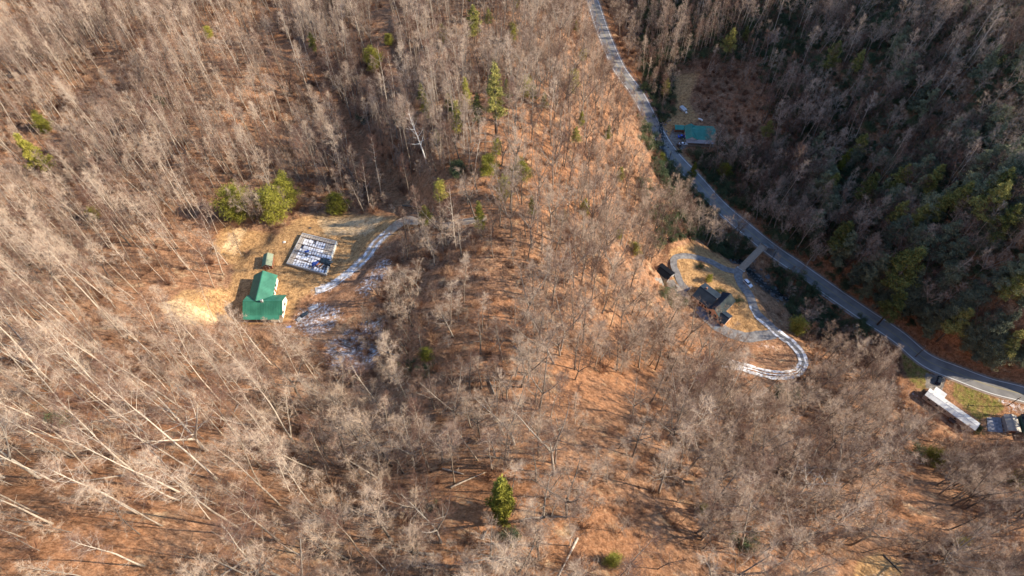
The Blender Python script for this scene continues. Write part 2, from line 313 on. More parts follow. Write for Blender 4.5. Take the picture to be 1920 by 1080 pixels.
# ------------------------------------------------------------------ mesh helpers
def tag(o, label=None, cat=None, group=None, kind=None):
    if label: o['label'] = label
    if cat: o['category'] = cat
    if group: o['group'] = group
    if kind: o['kind'] = kind
    return o
def link(name, me, parent=None):
    o = bpy.data.objects.new(name, me); C.objects.link(o)
    if parent is not None: o.parent = parent
    return o
def thing(name, label, cat, loc=(0, 0, 0), rz=0.0, group=None):
    o = bpy.data.objects.new(name, None); C.objects.link(o); o.location = loc; o.rotation_euler = (0, 0, rz); o.empty_display_size = 0.5
    return tag(o, label, cat, group)
class MB:
    def __init__(s): s.v = []; s.f = []
    def add(s, vs, fs):
        k = len(s.v); s.v += [tuple(v) for v in vs]; s.f += [tuple(i + k for i in f) for f in fs]; return s
    def box(s, x0, x1, y0, y1, z0, z1, rz=0, about=(0, 0)):
        vs = [(x, y, z) for z in (z0, z1) for x, y in ((x0, y0), (x1, y0), (x1, y1), (x0, y1))]
        if rz:
            c, q = math.cos(rz), math.sin(rz); ax, ay = about
            vs = [(ax + (x - ax) * c - (y - ay) * q, ay + (x - ax) * q + (y - ay) * c, z) for x, y, z in vs]
        return s.add(vs, [(3, 2, 1, 0), (4, 5, 6, 7), (0, 1, 5, 4), (1, 2, 6, 5), (2, 3, 7, 6), (3, 0, 4, 7)])
    def slab(s, quad, t):
        """quad of 3-D corners thickened downwards by t"""
        q = [Vector(p) for p in quad]; n_ = (q[1] - q[0]).cross(q[2] - q[0]).normalized()
        if n_.z < 0: q.reverse(); n_ = -n_
        lo = [p - n_ * t for p in q]; m_ = len(q)
        fs = [tuple(range(m_)), tuple(range(2 * m_ - 1, m_ - 1, -1))] + [(i, i + m_, (i + 1) % m_ + m_, (i + 1) % m_) for i in range(m_)]
        return s.add(q + lo, fs)
    def tube(s, p, r, sides=6, cap=True):
        k0 = len(s.v); n_ = len(p); p = [Vector(q) for q in p]
        for i in range(n_):
            d = (p[min(i + 1, n_ - 1)] - p[max(i - 1, 0)]).normalized()
            a = d.orthogonal().normalized() if i == 0 else (a - d * a.dot(d)).normalized()
            b = d.cross(a)
            for j in range(sides):
                t = 2 * PI * j / sides; s.v.append(tuple(p[i] + (a * math.cos(t) + b * math.sin(t)) * r[i]))
        for i in range(n_ - 1):
            for j in range(sides):
                a0 = k0 + i * sides + j; a1 = k0 + i * sides + (j + 1) % sides; s.f.append((a0, a1, a1 + sides, a0 + sides))
        if cap: s.f.append(tuple(k0 + (n_ - 1) * sides + j for j in range(sides))); s.f.append(tuple(k0 + j for j in reversed(range(sides))))
        return s
    def mesh(s, name, m, smooth=False):
        me = bpy.data.meshes.new(name); me.from_pydata(s.v, [], s.f); me.materials.append(m)
        if smooth: me.polygons.foreach_set('use_smooth', [True] * len(me.polygons))
        me.update(); return me
    def build(s, name, m, parent=None, smooth=False): return link(name, s.mesh(name, m, smooth), parent)

# ------------------------------------------------------------------ ground mesh
def grid_mesh(name, X, Y, Z, m):
    nj, ni = X.shape; me = bpy.data.meshes.new(name)
    co = np.stack([X, Y, Z], -1).reshape(-1, 3)
    idx = np.arange(nj * ni).reshape(nj, ni); q = np.stack([idx[:-1, :-1], idx[:-1, 1:], idx[1:, 1:], idx[1:, :-1]], -1).reshape(-1, 4)
    me.vertices.add(len(co)); me.vertices.foreach_set('co', co.ravel()); me.loops.add(q.size); me.loops.foreach_set('vertex_index', q.ravel())
    me.polygons.add(len(q)); me.polygons.foreach_set('loop_start', np.arange(0, q.size, 4)); me.polygons.foreach_set('loop_total', np.full(len(q), 4))
    me.polygons.foreach_set('use_smooth', np.ones(len(q), bool)); me.materials.append(m); me.update(calc_edges=True); return me
me = grid_mesh('ground', GX, GY, GZ, M_ground)
def setcol(nm, r, g, b):
    a = me.color_attributes.new(nm, 'FLOAT_COLOR', 'POINT'); a.data.foreach_set('color', np.stack([r, g, b, np.ones_like(r)], -1).reshape(-1))
setcol('zone_a', m_grass, m_snow, m_green); setcol('zone_b', m_orange, m_dirt, m_rock)
a = me.attributes.new('bare', 'FLOAT', 'POINT'); a.data.foreach_set('value', m_bare.ravel())
ground = link('ground', me); tag(ground, kind='structure')
# ------------------------------------------------------------------ roads, drives, stream: sheets draped on the graded ground
def ribbon(name, path, offs, m, lift, parent=None, kind='structure', vary=0.0, seed=0, crown=0.0):
    path = np.asarray(path); d = np.gradient(path[:, :2], axis=0); d /= np.linalg.norm(d, axis=1)[:, None]; nrm = np.stack([-d[:, 1], d[:, 0]], 1)
    rs = np.random.RandomState(seed); k = len(path); mb = MB(); n_ = len(offs)
    jig = smooth(rs.rand(k) - 0.5, 1) * vary * 2; jig2 = smooth(rs.rand(k) - 0.5, 1) * vary * 2
    for i in range(k):
        for j, o in enumerate(offs):
            e = (jig[i] if j == 0 else jig2[i] if j == n_ - 1 else 0)
            x, y = path[i, :2] + nrm[i] * (o + e); z = max(float(H(x, y)), path[i, 2] if abs(o) < 4 else -99) + lift
            mb.v.append((x, y, z))
    for i in range(k - 1):
        for j in range(n_ - 1): a = i * n_ + j; mb.f.append((a, a + 1, a + n_ + 1, a + n_))
    o = mb.build(name, m, parent, smooth=True)
    if kind: tag(o, kind=kind)
    return o
M_asph = simple('asphalt', (0.235, 0.22, 0.205), 0.85, col2=(0.155, 0.148, 0.142), scale=0.22)
M_line = simple('road_paint', (0.72, 0.7, 0.66), 0.7); M_yline = simple('road_paint_yellow', (0.33, 0.27, 0.12), 0.7)
M_gravel = simple('gravel', (0.215, 0.205, 0.2), 0.95, col2=(0.12, 0.112, 0.11), scale=0.8)
M_packed = simple('packed_snow', (0.74, 0.75, 0.78), 0.8, col2=(0.26, 0.22, 0.19), scale=0.8)
M_dirtr = simple('tan_dirt', (0.48, 0.37, 0.26), 0.95, col2=(0.30, 0.20, 0.13), scale=0.6)
M_water = simple('water', (0.008, 0.012, 0.012), 0.3, spec=0.25)
M_conc = simple('concrete', (0.5, 0.49, 0.46), 0.85, var=0.12, scale=1.2)
M_wood = simple('weathered_wood', (0.27, 0.21, 0.155), 0.85, var=0.2, scale=3)
M_dwood = simple('dark_wood', (0.09, 0.06, 0.045), 0.85, var=0.3, scale=3)
M_steel = simple('galvanised_steel', (0.32, 0.31, 0.31), 0.45, metal=0.6)
M_white_p = simple('white_siding', (0.78, 0.76, 0.7), 0.6, var=0.05, scale=2)
M_glass = simple('window_glass', (0.02, 0.028, 0.035), 0.08, spec=0.6)
M_black = simple('black_rubber', (0.02, 0.02, 0.02), 0.7)
ribbon('road', road, [-4.0, -2, 0, 2, 4.0], M_asph, 0.10)
M_should = simple('gravel_shoulder', (0.30, 0.22, 0.17), 0.95, col2=(0.2, 0.14, 0.1), scale=0.7)
ribbon('road_shoulder', road, [3.8, 4.3, 4.8], M_should, 0.05, vary=0.12, seed=31); ribbon('road_shoulder', road, [-4.8, -4.3, -3.8], M_should, 0.05, vary=0.12, seed=32)
ribbon('edge_line', road, [3.45, 3.7], M_line, 0.115); ribbon('edge_line', road, [-3.7, -3.45], M_line, 0.115)
ribbon('centre_line', road, [0.07, 0.2], M_yline, 0.115); ribbon('centre_line', road, [-0.2, -0.07], M_yline, 0.115)
ribbon('stream_water', z_stream, [-1.0, 0, 1.0], M_water, 0.25, vary=0.9, seed=3)
ribbon('driveway', drive_main[:-34], [-1.9, 0, 1.9], M_gravel, 0.10, vary=0.15, seed=1)
ribbon('driveway', drive_loop, [-1.5, 0, 1.5], M_gravel, 0.09, vary=0.2, seed=2)
ribbon('driveway', drive_side, [-2.6, 0, 2.3], M_gravel, 0.08, vary=0.5, seed=4)
nm = len(drive_main)
ribbon('snow_rut', drive_main[int(nm*.40):], [0.55, 1.15, 1.9], M_packed, 0.16, vary=0.35, seed=5)
ribbon('snow_rut', drive_main[int(nm*.24):], [-2.1, -1.5, -0.9], M_packed, 0.16, vary=0.35, seed=6)
ribbon('snow_rut', drive_main[int(nm*.62):], [-0.5, 0.1], M_packed, 0.14, vary=0.3, seed=7)
ribbon('dirt_track', drive_left[:30], [-1.7, 0, 1.7], M_dirtr, 0.08, vary=0.4, seed=8)
nl = len(drive_left)
ribbon('snow_rut', drive_left[int(nl*.28):], [0.55, 0.9, 1.35], M_packed, 0.13, vary=0.3, seed=9)
ribbon('snow_rut', drive_left[int(nl*.30):], [-1.35, -0.9, -0.45], M_packed, 0.13, vary=0.3, seed=10)
ribbon('snow_rut', drive_left[int(nl*.62):], [-0.6, 0, 0.6], M_packed, 0.15, vary=0.5, seed=11)
ribbon('dirt_track', track_east[:28], [-1.4, 0, 1.4], M_dirtr, 0.07, vary=0.4, seed=12)
# road apron to the bridge
def gz(x, y): return float(H(x, y))
b0 = hit(1389, 505); b1 = hit(1422, 481); b2 = hit(1446, 462)
b0.z = max(gz(b0.x, b0.y), 1.0) + 0.15; b1.z = b0.z
ap = np.array([b1 + (b2 - b1) * t for t in np.linspace(-0.05, 1, 14)]); ribbon('driveway', ap, [-2.6, 0, 2.6], M_gravel, 0.11)
br = thing('footbridge', 'flat wooden plank bridge carrying the drive over the rocky stream', 'bridge', b0, math.atan2(b1.y - b0.y, b1.x - b0.x))
Lb = (b1 - b0).length
mb = MB()
for k in range(int(Lb / 0.3)): mb.box(k * 0.3, k * 0.3 + 0.27, -1.5, 1.5, 0.0, 0.09)
mb.build('deck', M_wood, br)
for s in (-1, 1):
    MB().box(0, Lb, s * 1.5 - 0.12, s * 1.5 + 0.12, 0.095, 0.3).build('kerb_rail', M_wood, br)
    MB().box(0.1, Lb - 0.1, s * 1.2 - 0.15, s * 1.2 + 0.15, -0.6, -0.003).build('girder', M_dwood, br)
for x in (-0.2, Lb - 0.5): MB().box(x, x + 0.7, -2.0, 2.0, -2.6, -0.01).build('abutment', M_conc, br)
# guardrails
def guardrail(i0, i1, side, label):
    p = road[i0:i1]; d = np.gradient(p[:, :2], axis=0); d /= np.linalg.norm(d, axis=1)[:, None]; nn = np.stack([-d[:, 1], d[:, 0]], 1)
    q = p[:, :2] + nn * side; o = thing('guardrail', label, 'guardrail', (q[0, 0], q[0, 1], gz(*q[0])))
    org = Vector(o.location); mb = MB()
    pts = [Vector((x, y, gz(x, y))) - org for x, y in q]
    for i in range(len(pts) - 1):
        a, b_ = pts[i], pts[i + 1]; e = Vector((nn[i, 0], nn[i, 1], 0)) * 0.08
        for z0, z1, s in ((0.75, 0.62, 1), (0.62, 0.55, -1), (0.55, 0.42, 1)):
            mb.add([a + Vector((0, 0, z0)) + e * s, b_ + Vector((0, 0, z0)) + e * s, b_ + Vector((0, 0, z1)) - e * s, a + Vector((0, 0, z1)) - e * s], [(0, 1, 2, 3)])
    mb.build('rail', M_steel, o)
    for i in range(0, len(pts), 4):
        a = pts[i]; MB().box(a.x - 0.1, a.x + 0.1, a.y - 0.1, a.y + 0.1, a.z - 0.4, a.z + 0.78).build('post', M_dwood, o)
def nearest(path, px, py):
    h = hit(px, py); return int(np.argmin(np.hypot(path[:, 0] - h.x, path[:, 1] - h.y)))
sg = 1
guardrail(nearest(road, 1168, 130), nearest(road, 1232, 240), 5.3, 'long steel guardrail above the stream on the roadside near the teal-roofed house')
guardrail(nearest(road, 1455, 480), nearest(road, 1615, 595), -5.3, 'long steel guardrail on the roadside between the plank bridge and the trailer home')

# ------------------------------------------------------------------ buildings
def metal_roof_mat(name, c, cdk, rough=0.45, spec=0.4):
    return simple(name, c, rough, col2=cdk, scale=0.35, spec=spec)
M_green = metal_roof_mat('green_metal_roof', (0.045, 0.19, 0.12), (0.025, 0.12, 0.075))
M_teal = metal_roof_mat('teal_metal_roof', (0.045, 0.26, 0.20), (0.03, 0.19, 0.145))
M_dkroof = metal_roof_mat('dark_blue_grey_shingles', (0.026, 0.038, 0.055), (0.018, 0.027, 0.04), 0.9, 0.1)
M_blkroof = metal_roof_mat('black_roofing', (0.006, 0.007, 0.010), (0.009, 0.010, 0.014), 0.95, 0.05)
M_mhroof = metal_roof_mat('white_roof_sheet', (0.56, 0.56, 0.55), (0.40, 0.40, 0.40), 0.6)
M_tan = simple('tan_metal_roof', (0.22, 0.25, 0.17), 0.6, var=0.1); M_brown = simple('brown_siding', (0.2, 0.09, 0.05), 0.8, var=0.15)
M_cream = simple('cream_siding', (0.76, 0.70, 0.58), 0.7, var=0.04); M_pink = simple('pinkish_tan_siding', (0.62, 0.42, 0.33), 0.8, var=0.08)
M_grsid = simple('grey_siding', (0.33, 0.33, 0.33), 0.7, var=0.1); M_gbrown = simple('grey_tan_roof', (0.42, 0.38, 0.32), 0.7, col2=(0.3, 0.28, 0.25), scale=0.8)
def seams(mb, a, b, c, d, n_, h=0.06, w_=0.05):
    """raised seams on quad a-b (eave) to d-c (ridge)"""
    a, b, c, d = map(Vector, (a, b, c, d)); nn = (b - a).cross(d - a).normalized()
    if nn.z < 0: nn = -nn
    for i in range(n_ + 1):
        t = i / n_; p = a.lerp(b, t); q = d.lerp(c, t); e = (b - a).normalized() * w_ / 2
        vs = [p - e, p + e, q + e, q - e]; mb.add([v + nn * 0.003 for v in vs] + [v + nn * h for v in vs], [(4, 5, 6, 7), (0, 1, 5, 4), (1, 2, 6, 5), (2, 3, 7, 6), (3, 0, 4, 7)])
def gable(parent, x0, x1, y0, y1, ze, zr, wall, roof, ov=0.35, ridge=None, z0=0.0, ribs=0, t=0.1, roofname='roof', wallname='wall', ov_end=None, loc=(0, 0, 0), rz=0.0):
    """gable block, ridge along local x"""
    yr = (y0 + y1) / 2 if ridge is None else ridge; oe = ov if ov_end is None else ov_end
    mb = MB(); vs = [(x0, y0, z0), (x1, y0, z0), (x1, y1, z0), (x0, y1, z0), (x0, y0, ze), (x1, y0, ze), (x1, y1, ze), (x0, y1, ze), (x0, yr, zr), (x1, yr, zr)]
    mb.add(vs, [(0, 1, 5, 4), (2, 3, 7, 6), (1, 2, 6, 9, 5), (3, 0, 4, 8, 7), (3, 2, 1, 0)]); wl = mb.build(wallname, wall, parent)
    s0 = (zr - ze) / (yr - y0); s1 = (zr - ze) / (y1 - yr); up = t + 0.02
    rb = MB()
    q0 = [(x0 - oe, y0 - ov, ze - s0 * ov + up), (x1 + oe, y0 - ov, ze - s0 * ov + up), (x1 + oe, yr, zr + up), (x0 - oe, yr, zr + up)]
    q1 = [(x1 + oe, y1 + ov, ze - s1 * ov + up), (x0 - oe, y1 + ov, ze - s1 * ov + up), (x0 - oe, yr, zr + up), (x1 + oe, yr, zr + up)]
    for q in (q0, q1):
        rb.slab(q, t)
        if ribs: seams(rb, *q, ribs)
    r = rb.build(roofname, roof, parent)
    MB().box(x0 - oe, x1 + oe, yr - 0.14, yr + 0.14, zr + up - 0.02, zr + up + 0.05).build('ridge_cap', roof, r)
    for q_ in (wl, r): q_.location = loc; q_.rotation_euler = (0, 0, rz)
    return wl, r
def window(parent, x, y, z, w_, h, nx, ny, name='window'):
    """framed window on a wall whose outward normal is (nx, ny)"""
    tx, ty = -ny, nx
    def blk(hw, z0, z1, d0, d1):
        vs = [(x + tx * a + nx * d, y + ty * a + ny * d, zz) for zz in (z0, z1) for a, d in ((-hw, d0), (hw, d0), (hw, d1), (-hw, d1))]
        return MB().add(vs, [(3, 2, 1, 0), (4, 5, 6, 7), (0, 1, 5, 4), (1, 2, 6, 5), (2, 3, 7, 6), (3, 0, 4, 7)])
    f = blk(w_ / 2 + 0.08, z - 0.08, z + h + 0.08, 0.0, 0.05).build(name, M_white_p, parent)
    blk(w_ / 2, z, z + h, 0.052, 0.07).build('pane', M_glass if name == 'window' else M_brown, f)
    return f

# green-roofed house: east-west wing with a taller wing running back from it
gh = thing('house', 'L-shaped house with bright green metal roof and cream walls in the tan clearing', 'house', (-79.6, 115.0, Z_G))
gable(gh, -5.9, 5.9, -3.3, 3.6, 2.75, 4.9, M_cream, M_green, 0.4, ridge=0.2, ribs=24)
gable(gh, 0.4, 11.3, -3.5, 3.5, 2.9, 5.35, M_cream, M_green, 0.4, ridge=0.1, ribs=22, ov_end=0.35, loc=(-1.9, 0, 0), rz=R(90), wallname='wing_wall', roofname='wing_roof')
MB().box(-5.9, 5.9, -5.0, -3.3, 0.0, 0.35).build('porch_floor', M_wood, gh)
MB().slab([(-6.2, -5.1, 2.25), (5.4, -5.1, 2.25), (5.4, -3.69, 2.62), (-6.2, -3.69, 2.62)], 0.08).build('porch_roof', M_green, gh)
for x in (-5.8, -2, 1.8, 5.1): MB().box(x - 0.08, x + 0.08, -5.0, -4.84, 0.352, 2.16).build('porch_post', M_white_p, gh)
ch = MB().box(-0.5, 0.2, -0.25, 0.35, 4.6, 5.75).build('chimney', M_conc, gh); MB().box(-0.4, 0.1, -0.15, 0.25, 5.753, 5.95).build('cap', M_steel, ch)
for y in (-1.9, 1.2): window(gh, 5.9, y, 1.0, 1.2, 1.2, 1, 0)
for y in (5.2, 8.4): window(gh, 1.6, y, 1.0, 1.1, 1.2, 1, 0)
window(gh, -5.9, 0, 1.0, 1.1, 1.2, -1, 0); window(gh, -5.4, 8, 1.0, 1.1, 1.2, -1, 0)
window(gh, 1.6, 6.8, 0.05, 0.95, 2.1, 1, 0, name='door')
MB().box(1.65, 4.2, 3.7, 5.1, 0.0, 0.22).build('side_step', simple('pale_red_step', (0.62, 0.34, 0.3), 0.8), gh)
# small green-roofed shed
sh = thing('shed', 'small brown shed with a two-tone green and tan roof behind the green-roofed house', 'shed', (-82.4, 133.2, Z_G), R(90 + 4))
gable(sh, -2.3, 2.3, -1.5, 1.5, 2.0, 2.9, M_brown, M_tan, 0.2, ribs=8)
MB().slab([(-2.5, 1.71, 2.03), (2.5, 1.71, 2.03), (2.5, 0.02, 3.06), (-2.5, 0.02, 3.06)], 0.03).build('green_roof_side', M_green, sh)
window(sh, -2.3, 0, 0.05, 1.0, 1.8, -1, 0, name='door')
# bare foundation of a dismantled building
c4 = [at(536.7, 493.3, Z_G + 1.2), at(611, 514.3, Z_G + 1.2), at(631.7, 451.7, Z_G + 1.2), at(566.7, 436, Z_G + 1.2)]
cen = sum(c4, Vector()) / 4
fo = thing('foundation', 'roofless building foundation with an open joist grid, partly covered in snow', 'foundation', (cen.x, cen.y, Z_G - 0.2))
l4 = [Vector((p.x - cen.x, p.y - cen.y, 0)) for p in c4]
def F(u, v, z): p = l4[0].lerp(l4[1], u).lerp(l4[3].lerp(l4[2], u), v); return Vector((p.x, p.y, z))
Uax = (l4[1] - l4[0]).length; Vax = (l4[3] - l4[0]).length
def fbox(u0, u1, v0, v1, z0, z1): return [F(u0, v0, z0), F(u1, v0, z0), F(u1, v1, z0), F(u0, v1, z0), F(u0, v0, z1), F(u1, v0, z1), F(u1, v1, z1), F(u0, v1, z1)]
BF = [(3, 2, 1, 0), (4, 5, 6, 7), (0, 1, 5, 4), (1, 2, 6, 5), (2, 3, 7, 6), (3, 0, 4, 7)]
M_block = simple('pale_block', (0.72, 0.68, 0.58), 0.85, var=0.08, scale=2)
for nm_, (u0, u1, v0, v1) in {'f': (0, 1, 0, .02), 'b': (0, 1, .98, 1), 'l': (0, .012, .0205, .9795)}.items():
    MB().add(fbox(u0, u1, v0, v1, 0, 1.3), BF).build('block_wall', M_block if nm_ == 'none' else M_grsid, fo)
for v0, v1 in ((.0205, .36), (.46, .9795)): MB().add(fbox(.978, 1, v0, v1, 0, 1.3), BF).build('block_wall', M_block, fo)
MB().add(fbox(.023, .977, .021, .979, 0.1, 0.5), BF).build('floor', simple('old_snow', (0.72, 0.74, 0.78), 0.9, col2=(0.3, 0.29, 0.3), scale=1.6), fo)
mb = MB()
for k in range(1, 15): mb.add(fbox(k / 15 - .006, k / 15 + .006, .022, .978, 0.95, 1.18), BF)
mb.build('joists', M_dwood, fo)
mb = MB()
for v in (.2, .42, .66, .88): mb.add(fbox(.024, .976, v - .008, v + .008, 1.183, 1.3), BF)
mb.build('cross_beams', M_dwood, fo)
rs = random.Random(4)
mb = MB(); ms = MB()
for k in range(15):
    for j in range(9):
        u, v = (k + .1) / 15, .03 + j * .105; edge = k < 2 or v > .85 or (k > 10 and v > .45)
        if edge: mb.add(fbox(u, u + .058, v, v + .1, 1.185, 1.22), BF)
        elif rs.random() < .92 and not (k > 9 and v < .3 and rs.random() < .7): ms.add(fbox(u, u + .060, v, v + rs.uniform(.08, .1), 0.7, 1.12 + rs.random() * .1), BF)
mb.build('deck_boards', simple('grey_boards', (0.34, 0.29, 0.24), 0.85, var=0.25, scale=2.5), fo)
tag(ms.build('snow_panels', simple('snow_on_boards', (0.78, 0.79, 0.83), 0.8, col2=(0.42, 0.41, 0.42), scale=1.1), fo), kind='stuff')
def world_f(u, v, z): return Vector((cen.x, cen.y, Z_G - 0.2)) + F(u, v, z)
def crumpled(name, m, c, sx, sy, h, rz, label, cat, seed=0, group=None):
    rr = random.Random(seed); n_ = 9; mb = MB(); c = Vector(c)
    for i in range(n_):
        for j in range(n_):
            u, v = i / (n_ - 1) * 2 - 1, j / (n_ - 1) * 2 - 1; r_ = 1 + 0.12 * rr.uniform(-1, 1)
            z = h * max(0, 1 - (abs(u) ** 3 + abs(v) ** 3) * .6) * rr.uniform(.55, 1.05); z = 0 if max(abs(u), abs(v)) > .98 else z
            mb.v.append((u * sx * r_, v * sy * r_, z + 0.02))
    for i in range(n_ - 1):
        for j in range(n_ - 1): a_ = i * n_ + j; mb.f.append((a_, a_ + n_, a_ + n_ + 1, a_ + 1))
    o = mb.build(name, m); o.location = c; o.rotation_euler = (0, 0, rz); return tag(o, label, cat, group)
M_blue = simple('blue_plastic', (0.02, 0.05, 0.22), 0.5); M_navy = simple('dark_tarp', (0.02, 0.035, 0.05), 0.5, var=0.3); M_rust = simple('orange_brown_boards', (0.42, 0.16, 0.07), 0.8, var=0.2, scale=2)
crumpled('tarp', M_blue, world_f(.66, .22, 1.1), 1.3, .9, .5, .3, 'crumpled dark blue tarp lying on the joists of the snowy foundation', 'tarp', 1)
crumpled('tarp', M_navy, world_f(.9, .33, 1.3), 2.2, 1.1, .8, -.35, 'black tarp heaped over the right edge of the snowy foundation', 'tarp', 2)
crumpled('tarp', M_blue, world_f(.34, .5, 1.1), .9, .5, .25, 0.1, 'small flat navy tarp near the middle of the snowy foundation', 'tarp', 3)
bp = thing('board_pile', 'stack of rust-orange boards beside the black tarp on the foundation', 'boards', world_f(.8, .24, 1.25), 0.9)
for k in range(6): MB().box(-1.3 + rs.uniform(-.2, .2), 1.3, -1.1 + k * .36, -.85 + k * .36, 0, .12 + .05 * (k % 2)).build('board', M_rust if k % 3 else M_block, bp)
# black shed
M_gw = M_grsid
bs = thing('shed', 'long low shed with a plain black roof beside the looping drive', 'shed', (68.6, 173.2, Z_H), R(-46))
gable(bs, -3.6, 3.6, -2.6, 2.6, 2.3, 3.2, M_gw, M_blkroof, 0.25)
window(bs, 3.6, 0, 0.05, 2.6, 2.0, 1, 0, name='door'); window(bs, -1, -2.6, 1, 1, .8, 0, -1)
# dark-roofed house by the drive
O = Vector((82.5, 163.2, Z_H)); dh = thing('house', 'dark blue-grey roofed house with crossing gables and pinkish walls beside the gravel drive', 'house', O, R(-45.5))
gable(dh, 0, 8.6, -4.5, 4.5, 3.0, 5.4, M_pink, M_dkroof, 0.35, ov_end=0.3)
gable(dh, -5.4, 5.8, -3.1, 3.1, 3.0, 5.5, M_pink, M_dkroof, 0.35, loc=(11.4, 0.3, 0), rz=R(90), wallname='wing_wall', roofname='wing_roof')
M_dkroof_sunlit = metal_roof_mat('sunlit_dark_shingles', (0.05, 0.06, 0.06), (0.035, 0.045, 0.046), 0.9, 0.1)  # lighter copy of the dark roof: sunlight on the wing's sunny slope, painted in
MB().slab([(-5.8, -3.5, 2.84), (6.2, -3.5, 2.84), (6.2, -0.02, 5.66), (-5.8, -0.02, 5.66)], 0.03).build('wing_roof', M_dkroof_sunlit, dh).matrix_local = Matrix.Translation((11.4, 0.3, 0)) @ Matrix.Rotation(R(90), 4, 'Z')
gable(dh, 14.5, 18.0, -6.2, -0.6, 2.4, 4.0, M_pink, M_dkroof, 0.3, ridge=-3.4, wallname='porch_wall', roofname='porch_roof')
MB().slab([(8.9, 4.6, 2.95), (14.0, 4.6, 2.95), (14.0, 6.3, 2.4), (8.9, 6.3, 2.4)], 0.1).build('back_porch_roof', M_dkroof, dh)
for x in (1.6, 4.2, 7.0): window(dh, x, -4.5, 1.0, 1.1, 1.3, 0, -1)
for x in (10.0, 12.6): window(dh, x, -5.1, 1.0, 1.3, 1.4, 0, -1)
window(dh, 5.6, -4.5, 0.05, 1.0, 2.1, 0, -1, name='door'); window(dh, 16.2, -6.2, 0.8, 1.4, 1.2, 0, -1)
MB().box(2.2, 2.8, 0.8, 1.4, 4.6, 6.1).build('chimney', simple('brick', (0.3, 0.15, 0.1), 0.9), dh)
MB().box(8.0, 8.3, 0.0, 4.8, 2.9, 3.0).build('gutter', M_white_p, dh)
hp = at(1330, 589, Z_H + .5)
ac = thing('heat_pump', 'small pale box with round fan standing behind the dark-roofed house', 'heat pump', (hp.x, hp.y, Z_H), R(-45)); MB().box(-.6, .6, -.6, .6, 0, 1.0).build('cabinet', M_grsid, ac)
MB().tube([(0, 0, 1.003), (0, 0, 1.06)], [.45, .45], 14).build('fan_guard', M_black, ac)
pt = [at(*p, Z_H) for p in ((1304, 576), (1318, 572), (1352, 612), (1340, 618))]
mb = MB(); mb.v = [tuple(p + Vector((0, 0, .1))) for p in pt] + [tuple(p + Vector((0, 0, -.4))) for p in pt]; mb.f = [(3, 2, 1, 0), (4, 5, 6, 7), (0, 1, 5, 4), (1, 2, 6, 5), (2, 3, 7, 6), (3, 0, 4, 7)]
tag(mb.build('patio', simple('blue_grey_paving', (0.13, 0.16, 0.2), 0.85, var=0.2, scale=1)), 'narrow blue-grey paved strip behind the dark-roofed house', 'patio')
# teal-roofed house
th = thing('house', 'teal metal roofed house at the foot of the shaded lawn beyond the road', 'house', at(1311, 250, Z_T + 3).xy.to_3d() + Vector((0, 0, Z_T)), R(-4))
gable(th, -4.0, 8.2, -4.6, 5.8, 3.0, 5.3, M_grsid, M_teal, 0.4, ribs=24)
gable(th, -4.9, 5.2, -3.0, 3.0, 3.2, 5.0, M_white_p, M_teal, 0.3, ribs=18, loc=(-4.6, -0.2, 0), rz=R(90), wallname='wing_wall', roofname='wing_roof')
MB().box(-7.6, 8.4, -7.4, -5.1, 0, .4).build('porch_floor', M_wood, th); MB().slab([(-7.6, -7.5, 2.6), (8.4, -7.5, 2.6), (8.4, -5.05, 3.0), (-7.6, -5.05, 3.0)], .08).build('porch_roof', simple('grey_brown_porch_roof', (0.3, 0.26, 0.25), 0.8, var=.15), th)
gable(th, -13, -8.2, 3.2, 6.6, 2.2, 3.1, M_brown, M_teal, .25, ribs=8, wallname='lean_to_wall', roofname='lean_to_roof')
for y in (-3, 0, 3): window(th, -7.61, y, 1, 1.1, 1.2, -1, 0)
for x in (-2, 2, 6): window(th, x, -4.6, 1, 1.2, 1.2, 0, -1)
hd = MB().tube([(math.cos(t) * 2.2, math.sin(t) * 2.6, 1.0) for t in np.linspace(.9, -1.2, 14)], [.07] * 14, 5)
o = hd.build('handrail', M_white_p, th); o.location = (-10.3, -4.4, 0)
# trailer home with deck
mc = at(1784, 768, Z_M + 2.5); mh = thing('mobile_home', 'long narrow white-roofed trailer home at the wood edge beside the mossy lawn', 'mobile home', (mc.x, mc.y, Z_M), R(-45.8))
gable(mh, -10.8, 10.8, -2.15, 2.15, 3.0, 3.45, M_grsid, M_mhroof, 0.12, z0=0.55, ribs=16)
MB().box(-10.7, 10.7, -2.05, 2.05, 0, .547).build('skirting', M_conc, mh)
for x in (-8.5, -5, -1.5, 3, 7): window(mh, x, -2.15, 1.4, 1.1, 1.0, 0, -1)
for x in (-7.8, 1, 8): window(mh, x, 2.15, 1.4, 1.1, 1.0, 0, 1)
window(mh, -5.2, 2.15, .7, .9, 2.0, 0, 1, name='door')
for x in (-9, -3, 4.5): MB().tube([(x, .6, 3.2), (x, .6, 3.85)], [.12, .12], 8).build('roof_vent', M_steel, mh)
MB().box(1.5, 4.1, -3.9, -2.2, 0, 1.0).build('back_steps', M_dwood, mh)
MB().slab([(-9.3, 2.3, 2.7), (-4.5, 2.3, 2.7), (-4.5, 5.3, 2.45), (-9.3, 5.3, 2.45)], .1).build('porch_roof', M_mhroof, mh)
for x in (-9.2, -4.7): MB().box(x, x + .12, 5.1, 5.2, 0.503, 2.3).build('porch_post', M_white_p, mh)
MB().box(-9.3, -4.5, 2.3, 5.3, .25, .5).build('porch_floor', M_wood, mh)
